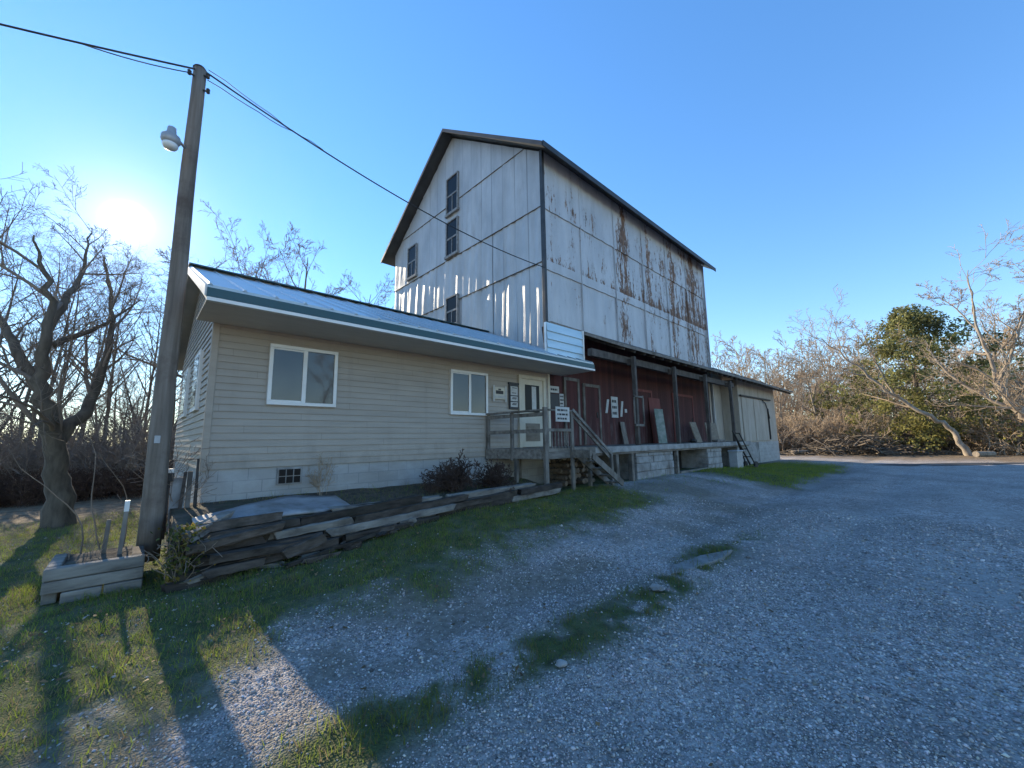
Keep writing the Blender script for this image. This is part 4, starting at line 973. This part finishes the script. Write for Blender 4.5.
leaning('board', 'dark narrow board standing beside the brown board', 'board', .51, .55, .4, 1.2, 7.42, 7.64, M['timber_rot'], .03, .06)

# ------------------------------------------------------------------ vegetation builders
def grow(rg, start, d, length, rad, level, maxlev, out, P):
    nseg = max(3, int(length/P.get('seg', .35))) if level < 3 else 3
    nseg = min(nseg, 12); p = np.array(start, float); d = np.array(d, float); d /= np.linalg.norm(d)
    pts, rads, dirs = [p.copy()], [rad], [d.copy()]; tip = rad*(.07 if level == 0 else .15)
    for i in range(nseg):
        d = d + rg.normal(0, P['wig']*(1 if level else .5), 3) + np.array([0, 0, P['up']*(1 if level else .3)]); d /= np.linalg.norm(d)
        p = p + d*length/nseg; pts.append(p.copy()); rads.append(rad+(tip-rad)*(i+1)/nseg); dirs.append(d.copy())
    out.append((level, np.array(pts), np.array(rads)))
    if level >= maxlev: return
    nch = P['n'][min(level, len(P['n'])-1)]; lo = P['first'] if level == 0 else .18
    for c in range(nch):
        u = lo+(1-lo)*((c+rg.uniform(.1, .9))/nch); i = min(int(u*nseg), nseg-1); w = u*nseg-i
        b = pts[i]*(1-w)+pts[i+1]*w; bd = dirs[i]; r_ = rads[i]*(1-w)+rads[i+1]*w
        ax = np.cross(bd, rg.normal(0, 1, 3)); ax /= np.linalg.norm(ax)+1e-9; ang = R(rg.uniform(*P['ang']))
        nd = bd*math.cos(ang)+ax*math.sin(ang)
        ln = length*P['ratio']*rg.uniform(.7, 1.15)*(1-.45*u if level == 0 else 1-.35*u)
        grow(rg, b, nd, ln, min(r_*.62, max(ln*.022, .004)), level+1, maxlev, out, P)
SIDES = (9, 6, 4, 3, 3, 3)
def chains_mesh(name, chains, minr=0):
    Vs, Fs, k = [], [], 0
    for lv, p, r_ in chains:
        v, f = tube_arrays(p, np.maximum(r_, minr), SIDES[min(lv, 5)]); Vs.append(v); Fs.append(f+k); k += len(v)
    return np_mesh(name, np.concatenate(Vs), np.concatenate(Fs), smooth=True)
def tree_meshes(seed, h, P, minr, rad=None, maxlev=4, lean=(0, 0)):
    rg = np.random.default_rng(seed); out = []
    grow(rg, (0, 0, -.15), (lean[0], lean[1], 1), h*P.get('stem', .72), rad or h*.017, 0, maxlev, out, P)
    return (chains_mesh('trunk', [c for c in out if c[0] <= 1], minr), chains_mesh('crown', [c for c in out if c[0] > 1], minr))
WOODS = dict(n=(11, 6, 6, 4), ang=(28, 58), ratio=.48, wig=.09, up=.05, first=.28, seg=.6, stem=.80)
SPREAD = dict(n=(7, 6, 6, 5), ang=(32, 66), ratio=.62, wig=.13, up=.035, first=.22, seg=.5, stem=.62)
protos = {}
def proto(kind):
    if kind not in protos:
        spec = dict(slim=(5, 11, dict(WOODS, first=.2), .0035, .11), tall=(8, 12, WOODS, .007, .13), wide=(13, 10, SPREAD, .007), thin=(6, 11, dict(WOODS, n=(13, 7, 6, 4), first=.2), .0028, .10), wisp=(9, 11, dict(WOODS, n=(13, 6, 5, 4), first=.3), .0022, .085), far=(17, 11, dict(WOODS, first=.2), .0065), farwide=(23, 10, dict(SPREAD, n=(8, 6, 6, 5)), .0065))[kind]
        protos[kind] = (spec[1],)+tree_meshes(spec[0], *spec[1:])
    return protos[kind]
def put_tree(kind, pos, h, rot, label, group, bark, twig, name='bare_tree'):
    ph, tm, cm = proto(kind); t_ = thing(name, label, 'tree', pos, group); t_.rotation_euler.z = rot; t_.scale = (h/ph,)*3
    for nm, me, mt in (('trunk', tm, bark), ('crown', cm, twig)):
        o = bpy.data.objects.new(nm, me)
        if not me.materials: me.materials.append(None)
        COL.objects.link(o); o.parent = t_; o.material_slots[0].link = 'OBJECT'; o.material_slots[0].material = mt
    return t_
def place_px(kind, px, dist, pytop, rot, label, group, bark, twig):
    b = at_dist(px, 442, dist); tp = at_dist(px, pytop, dist); z_ = zg(b[0], b[1])
    return put_tree(kind, (b[0], b[1], z_), (tp[2]-z_), rot, label, group, bark, twig)
BK, BP, TD, TT = M['bark'], M['bark_pale'], M['twig_dark'], M['twig_tan']
rg = random.Random(5)
GL = 'bare trees of the wood left of the pole'; LL = 'thin bare tree of the wood behind the large forked tree'
for px, d, pt, kd in ((-60, 19, 200, 'slim'), (-20, 27, 175, 'slim'), (14, 26, 190, 'wisp'), (52, 27, 190, 'wisp'), (78, 38, 200, 'wisp'), (142, 33, 235, 'wisp'), (172, 35, 230, 'wisp'), (6, 23, 200, 'thin'), (28, 30, 180, 'wisp'), (36, 24, 195, 'wisp'), (64, 36, 345, 'thin'), (84, 27, 375, 'thin'), (104, 33, 225, 'wisp'), (108, 25, 350, 'thin'), (116, 34, 330, 'thin'), (124, 22, 345, 'thin'), (133, 30, 318, 'thin'), (141, 36, 305, 'thin'), (150, 24, 330, 'thin'), (164, 30, 300, 'thin'), (158, 37, 225, 'wisp'), (100, 38, 305, 'thin')):
    place_px(kd, px, d, pt, rg.uniform(0, 6), LL, GL, BK, TD)
GB = 'bare tree tops behind the office roof'; LB = 'bare tree rising behind the office roof'
for px, d, pt, kd in ((205, 34, 212, 'far'), (228, 30, 212, 'tall'), (252, 36, 206, 'far'), (272, 31, 218, 'farwide'), (300, 38, 214, 'far'), (322, 34, 240, 'farwide'), (345, 40, 250, 'far'), (366, 37, 272, 'farwide')):
    place_px(kd, px, d, pt, rg.uniform(0, 6), LB, GB, BK, TD)
GR = 'sunlit bare trees beyond the gravel lot'; LR = 'upright sunlit bare tree in the wood beyond the lot brush'
for px, d, pt, kd in ((735, 62, 345, 'far'), (752, 55, 350, 'farwide'), (770, 60, 338, 'far'), (783, 52, 362, 'far'), (800, 58, 348, 'farwide'), (824, 50, 332, 'far'), (846, 60, 340, 'farwide'), (862, 56, 345, 'far'), (885, 63, 335, 'farwide'), (985, 60, 300, 'farwide'), (1010, 55, 275, 'far'), (1035, 60, 262, 'farwide'), (1060, 50, 250, 'far')):
    place_px(kd, px, d, pt, rg.uniform(0, 6), LR, GR, BP, TT)

# trees with their own limbs
def limb_tree(name, label, base, limbs, seed, bark, twig, P, minr, nb=9, maxlev=4, reach=.5):
    """limbs: lists of (x, y, z, radius) in world space"""
    rg = np.random.default_rng(seed); out = []
    for L in limbs:
        L = np.array(L, float); n = 4*(len(L)-1)+1; u = np.linspace(0, len(L)-1, n)
        p = np.stack([np.interp(u, np.arange(len(L)), L[:, i]) for i in range(4)], 1)
        ker = np.array([.25, .5, .25])
        for _ in range(2):
            q = p.copy()
            for i in range(4): q[1:-1, i] = np.convolve(p[:, i], ker, 'valid')
            p = q
        seg = np.linalg.norm(L[-1, :3]-L[0, :3])
        p[1:-1, :3] += rg.normal(0, seg*.006, (n-2, 3)); out.append((0, p[:, :3], p[:, 3]))
        for c in range(nb):
            w = rg.uniform(.22, 1.0); i = min(int(w*(n-1)), n-2); d = p[i+1, :3]-p[i, :3]; d /= np.linalg.norm(d)
            ax = np.cross(d, rg.normal(0, 1, 3)); ax /= np.linalg.norm(ax); a = R(rg.uniform(25, 70)); nd = d*math.cos(a)+ax*math.sin(a)+np.array([0, 0, .25])
            ln = seg*reach*rg.uniform(.5, 1.1); grow(rg, p[i, :3], nd, ln, min(p[i, 3]*.6, ln*.025), 1, maxlev, out, P)
    t_ = thing(name, label, 'tree', base)
    finish('trunk', chains_mesh('trunk', [c for c in out if c[0] <= 0], minr), bark, t_)
    finish('crown', chains_mesh('crown', [c for c in out if c[0] >= 1], minr), twig, t_)
    return t_
def pxl(lst, d, jit=0, seed=0, sc_=.60):
    rr = np.random.default_rng(seed); res_ = []
    dd = 0; sg = rr.choice((-1, 1))
    for (px, py, r_) in lst:
        q = at_dist(px, py, d+dd); dd += (sg*.25+rr.uniform(-.3, .3))*jit; res_.append((*q, r_*sc_))
    return res_
TP = dict(n=(6, 5, 4, 3), ang=(28, 62), ratio=.55, wig=.14, up=.03, first=.2, seg=.4)
D = 12.6; b = at_dist(60, 525, D); bz = zg(b[0], b[1])
limb_tree('bare_tree', 'large forked bare tree with thick trunk at the lawn edge', (b[0], b[1], bz),
          [[(b[0], b[1], bz-.1, .27)] + pxl([(60, 490, .33), (58, 455, .29), (50, 420, .25), (40, 380, .21), (46, 345, .15), (50, 300, .10), (42, 262, .06), (34, 235, .02)], D, .5, 1),
           pxl([(58, 440, .24), (70, 425, .20), (92, 400, .17), (106, 365, .13), (112, 330, .09), (110, 290, .05), (104, 255, .02)], D, .6, 2),
           pxl([(45, 395, .2), (25, 365, .16), (8, 335, .12), (-8, 300, .08), (-15, 265, .03)], D, .8, 3),
           pxl([(47, 330, .14), (65, 300, .11), (82, 275, .07), (86, 250, .04), (92, 228, .015)], D, .9, 4),
           pxl([(52, 345, .12), (80, 335, .09), (105, 325, .06), (140, 300, .02)], D, .6, 5)], 31, BK, TD, dict(TP, n=(6, 6, 5, 4)), .0034, 8, 4, .42)
# leaning tree at the far right, its neighbour and the evergreen
D = 44; b = at_dist(970, 452, D); bz = zg(b[0], b[1])
limb_tree('leaning_tree', 'pale bare tree leaning far left over the lot edge', (b[0], b[1], bz),
          [[(b[0], b[1], bz-.2, .25)] + pxl([(958, 437, .28), (942, 422, .26), (920, 410, .23), (895, 397, .20), (870, 376, .16), (845, 356, .10), (826, 342, .06), (808, 334, .02)], D, .4, 1),
           pxl([(895, 397, .15), (880, 370, .12), (868, 345, .07), (862, 330, .02)], D, .6, 2),
           pxl([(870, 376, .12), (850, 374, .08), (830, 366, .03)], D, .8, 3)], 7, BP, TT, TP, .011, 11, 4, .28)
D = 37; b = at_dist(1060, 450, D); bz = zg(b[0], b[1])
limb_tree('bare_tree', 'bare forked tree at the right edge before the evergreen', (b[0], b[1], bz),
          [[(b[0], b[1], bz-.2, .27)] + pxl([(1045, 432, .30), (1018, 412, .25), (1000, 390, .19), (990, 362, .15), (978, 332, .11), (972, 300, .07), (968, 270, .03)], D, .4, 1),
           pxl([(1018, 412, .2), (985, 397, .15), (955, 380, .12), (932, 356, .08), (925, 340, .03)], D, .4, 2),
           pxl([(1000, 390, .16), (1010, 350, .12), (1022, 320, .09), (1036, 290, .05), (1045, 250, .02)], D, .8, 3),
           pxl([(990, 362, .1), (1006, 345, .08), (1020, 322, .05), (1026, 305, .02)], D, .7, 4),
           pxl([(978, 332, .08), (960, 312, .06), (945, 300, .03), (930, 292, .01)], D, .7, 5)], 9, BP, TT, TP, .010, 11, 4, .30)
D = 50; b = at_dist(930, 450, D); bz = zg(b[0], b[1]); H = at_dist(928, 306, D)[2]-bz
ev = thing('evergreen_tree', 'broad dense green leafy tree beyond the gravel lot', 'tree', (b[0], b[1], bz))
rgn = np.random.default_rng(44); out = []
grow(rgn, (b[0], b[1], bz-.2), (.02, .02, 1), H*.8, .38, 0, 2, out, dict(n=(26, 7), ang=(45, 85), ratio=.40, wig=.08, up=.03, first=.10, seg=.8))
finish('trunk', chains_mesh('trunk', out, .03), BK, ev)
clumps = []
for i in range(240):
    u = rgn.uniform(.03, .99); wmax = 7.2*(1-u**1.6)**.72*(.72+.28*min(1, u*5)); an = rgn.uniform(0, 6.28)
    rr = wmax*math.sqrt(rgn.uniform(.2, 1))*(1+.30*math.sin(an*3+u*9)+.12*math.sin(an*7-u*15)); clumps.append((b[0]+rr*math.cos(an), b[1]+rr*math.sin(an), bz+.5+u*H*.95, rgn.uniform(.5, 1.2)))
NL = 125; C = np.repeat(np.array(clumps), NL, 0); n = len(C); dirv = rgn.normal(0, 1, (n, 3)); dirv /= np.linalg.norm(dirv, axis=1)[:, None]
pos = C[:, :3]+dirv*(C[:, 3]*rgn.uniform(.35, 1, n)**.6)[:, None]*np.array([1, 1, .75]); a1 = rgn.normal(0, 1, (n, 3)); a1 /= np.linalg.norm(a1, axis=1)[:, None]
a2 = np.cross(a1, rgn.normal(0, 1, (n, 3))); a2 /= np.linalg.norm(a2, axis=1)[:, None]; sz = rgn.uniform(.07, .16, n)[:, None]
V = np.stack([pos-a1*sz, pos-a2*sz*.55, pos+a1*sz, pos+a2*sz*.55], 1)
kk = np.repeat(rgn.uniform(.55, 1.35, len(clumps)), NL)*rgn.uniform(.7, 1.3, n); yl = np.clip(1-(pos[:, 2]-bz)/(H*.4), 0, 1)*rgn.uniform(0, 1, n)
tint = np.stack([.20+.17*yl, .195+.11*yl, .07+.01*yl], 1)*kk[:, None]
finish('crown', np_mesh('crown', V.reshape(-1, 3), np.arange(n*4).reshape(n, 4), np.repeat(tint[:, None], 4, 1).reshape(-1, 3)), M['leaves'], ev)

# brush, one mass: clumps of thin arching stems
def brush(name, label, cat, bases, hgt, mat, minr, seed, stems=7, maxlev=2, spread=.45, kind='stuff', loc=None):
    rg = np.random.default_rng(seed); out = []
    for (x, y) in bases:
        z_ = zg(x, y)
        for s_ in range(stems):
            h = hgt*rg.uniform(.5, 1.2); a = rg.uniform(0, 6.28); sp = rg.uniform(.05, spread)*2
            grow(rg, (x+rg.normal(0, .25*hgt), y+rg.normal(0, .25*hgt), z_-.05), (math.cos(a)*sp, math.sin(a)*sp, 1), h, .012*h, 1, 1+maxlev, out, dict(n=(6, 6, 5), ang=(20, 65), ratio=.5, wig=.20, up=-.01, first=.2, seg=.4))
    o = finish(name, chains_mesh(name, out, minr), mat, None, 0, False, loc); return tag(o, label, cat, None, kind)
rg = np.random.default_rng(77)
def band(pxs, d0, d1, n):
    res_ = []
    for i in range(n):
        p = at_dist(rg.uniform(*pxs), 445, rg.uniform(d0, d1)); res_.append((p[0], p[1]))
    return res_
brush('brush', 'tangled bare brush at the far edge of the gravel lot', 'brush', band((728, 868), 46, 62, 190)+band((868, 985), 57, 64, 50)+band((985, 1080), 46, 62, 80), 3.5, TT, .016, 1, 6)
brush('brush', 'tangled dark bare brush behind the left lawn', 'brush', band((-70, 190), 19, 30, 150), 2.3, TD, .006, 2, 5)
brush('brush', 'low rusty brown undergrowth along the left lawn edge', 'brush', band((-70, 170), 17, 21, 110), .8, M['brush_rust'], .006, 3, 8)
# a far-off wood that closes the view
def far_wood(label, pxs, d0, d1, tops, n, mat, seed):
    rg2 = np.random.default_rng(seed); Vs, Fs, k = [], [], 0; vs_ = []
    for s_ in (1, 2, 3):
        o_ = []; grow(np.random.default_rng(s_+60), (0, 0, -.1), (0, 0, 1), 8, .14, 0, 3, o_, dict(n=(12, 6, 5), ang=(25, 60), ratio=.45, wig=.1, up=.05, first=.12, seg=.8))
        mv, mf, kk_ = [], [], 0
        for lv, p, r_ in o_:
            v, f = tube_arrays(p, np.maximum(r_, .016), 3); mv.append(v); mf.append(f+kk_); kk_ += len(v)
        vs_.append((np.concatenate(mv), np.concatenate(mf)))
    for i in range(n):
        px = rg2.uniform(*pxs); d = rg2.uniform(d0, d1); p = at_dist(px, 444, d); h = (at_dist(px, rg2.uniform(*tops), d)[2])/9.6; a = rg2.uniform(0, 6.28)
        v, f = vs_[i % 3]; rot = np.array([[math.cos(a), -math.sin(a), 0], [math.sin(a), math.cos(a), 0], [0, 0, 1]])
        Vs.append(v@rot.T*h+np.array([p[0], p[1], 0])); Fs.append(f+k); k += len(v)
    tag(finish('far_wood', np_mesh('far_wood', np.concatenate(Vs), np.concatenate(Fs)), mat), label, 'woodland', None, 'stuff')
far_wood('hazy mass of bare woodland far beyond the gravel lot', (715, 1090), 64, 90, (325, 375), 110, TT, 1)
far_wood('mass of bare woodland far behind the left lawn', (-80, 400), 45, 65, (345, 395), 50, TD, 2)

# brush pile and logs at the lot edge
p = at_dist(852, 452, 42); bp = thing('brush_pile', 'low dark pile of cut branches at the lot edge', 'brush pile', (p[0], p[1], 0))
rg2 = np.random.default_rng(5); out = []
side = np.array([_R[0], _R[1], 0]); side /= np.linalg.norm(side); fwd = np.array([-side[1], side[0], 0])
for i in range(330):
    u = rg2.normal(0, 3.6); w = rg2.normal(0, .8); hh = max(.05, 1.5*math.exp(-(u/4.5)**2))
    c = p*np.array([1, 1, 0])+side*u+fwd*w+np.array([0, 0, rg2.uniform(0, hh)]); a = rg2.uniform(0, 6.28); dv = np.array([math.cos(a), math.sin(a), rg2.normal(0, .25)])
    L = rg2.uniform(.6, 2.6); out.append((3, np.array([c-dv*L/2, c+rg2.normal(0, .08, 3), c+dv*L/2]), np.array([.05, .04, .02])*rg2.uniform(.5, 1.5)))
finish('branches', chains_mesh('branches', out), M['bark'], bp)
for i, (px, d, L, lab) in enumerate(((985, 43, 1.6, 'pale cut log lying at the foot of the leaning tree'), (800, 40, 1.4, 'short pale log lying left of the brush pile'), (893, 44, 2.6, 'long grey log lying right of the brush pile'))):
    q = at_dist(px, 455, d); z_ = zg(q[0], q[1])+.18; m = MB(); m.tube([tuple(np.array([q[0], q[1], z_])+side*s_*L+fwd*.3*s_) for s_ in (-.5, -.2, .2, .5)], [.2, .19, .19, .17], 9)
    tag(m.build('log', BP, None, 0, False, (q[0], q[1], z_)), lab, 'log')

put_tree('wide', (7.5, -10.5, zg(7.5, -10.5)), 9.5, 1.0, 'large bare tree across the drive mirrored in the office windows', None, BK, TD)
# shrubs round the office
def shrub(name, label, c, n, h, mat, seed, spread, minr=.003, lev=2):
    rg = np.random.default_rng(seed); out = []; z_ = c[2]
    for s_ in range(n):
        a = rg.uniform(0, 6.28); sp = rg.uniform(.05, spread)
        grow(rg, (c[0]+rg.normal(0, .05), c[1]+rg.normal(0, .05), z_-.03), (math.cos(a)*sp, math.sin(a)*sp, 1), h*rg.uniform(.6, 1.1), .0065*max(.5, min(h, 1.8)), 1, 1+lev, out, dict(n=(6, 5, 5), ang=(20, 60), ratio=.5, wig=.16, up=.02, first=.2, seg=.15))
    return tag(finish(name, chains_mesh(name, out, minr), mat, None, 0, False, c), label, 'shrub')
shrub('dry_shrub', 'rounded dark red bare shrub beside the entrance deck', (4.85, 6.85, .60), 46, .62, M['bush_purple'], 1, 1.5, .005, 3)
shrub('dry_shrub', 'reddish dry shrub spilling under the deck edge', (5.75, 6.75, .58), 40, .52, M['bush_purple'], 2, 1.6, .005, 3)
shrub('dry_shrub', 'small dark dry shrub left of the rounded red shrub', (4.3, 6.9, .60), 14, .30, M['bush_purple'], 3, 1.2, .004)
shrub('dry_weed', 'tall dry weed standing against the foundation by the vent', (2.5, 7.62, .68), 9, .62, M['twig_tan'], 4, .25)
shrub('bare_shrub', 'thin bare shrub growing between pole and office end wall', (.42, 7.85, .35), 7, 1.7, M['twig_dark'], 5, .30)
shrub('bare_shrub', 'bare twiggy stems sprouting from the timber planter', (-.3, 6.85, .36), 8, .36, M['twig_dark'], 6, .25, .002, 1)
for i, (x, y, h) in enumerate(((-.36, 7.35, 2.3), (-.05, 7.6, 2.6), (-.22, 8.2, 3.0))):
    shrub('sapling', ('thin bare sapling behind the left side of the planter', 'slender bare sapling just left of the pole', 'tallest bare sapling behind the planter')[i], (x, y, zg(x, y)), 1, h, M['twig_dark'], 10+i, .05, .002, 0)
# yellow leaved vine at the wall's end
rgn = np.random.default_rng(8); n = 520; t_ = thing('vine', 'yellow green leafy vine over the broken end of the timbers', 'vine', (.5, 5.95, .3))
c = np.stack([rgn.normal(.50, .09, n), rgn.normal(6.0, .10, n), rgn.uniform(.1, .68, n)], 1); a1 = rgn.normal(0, 1, (n, 3)); a1 /= np.linalg.norm(a1, axis=1)[:, None]; a2 = np.cross(a1, rgn.normal(0, 1, (n, 3))); a2 /= np.linalg.norm(a2, axis=1)[:, None]
s_ = rgn.uniform(.012, .034, n)[:, None]; V = np.stack([c-a1*s_, c-a2*s_*.7, c+a1*s_, c+a2*s_*.7], 1); k = rgn.uniform(.4, 1.3, (n, 1)); tint = np.where(rgn.random((n, 1)) < .45, np.array([[.30, .22, .05]]), np.array([[.10, .12, .03]]))*k
finish('leaves', np_mesh('leaves', V.reshape(-1, 3), np.arange(n*4).reshape(n, 4), np.repeat(tint[:, None], 4, 1).reshape(-1, 3)), M['leaves'], t_)
out = []
for i in range(10): grow(rgn, (.5+rgn.normal(0, .06), 5.95, .05), (rgn.normal(0, .4), rgn.normal(0, .4), 1), .6, .006, 1, 2, out, dict(n=(4, 4), ang=(20, 60), ratio=.4, wig=.3, up=0, first=.2, seg=.1))
finish('stem', chains_mesh('stem', out, .003), M['twig_dark'], t_)
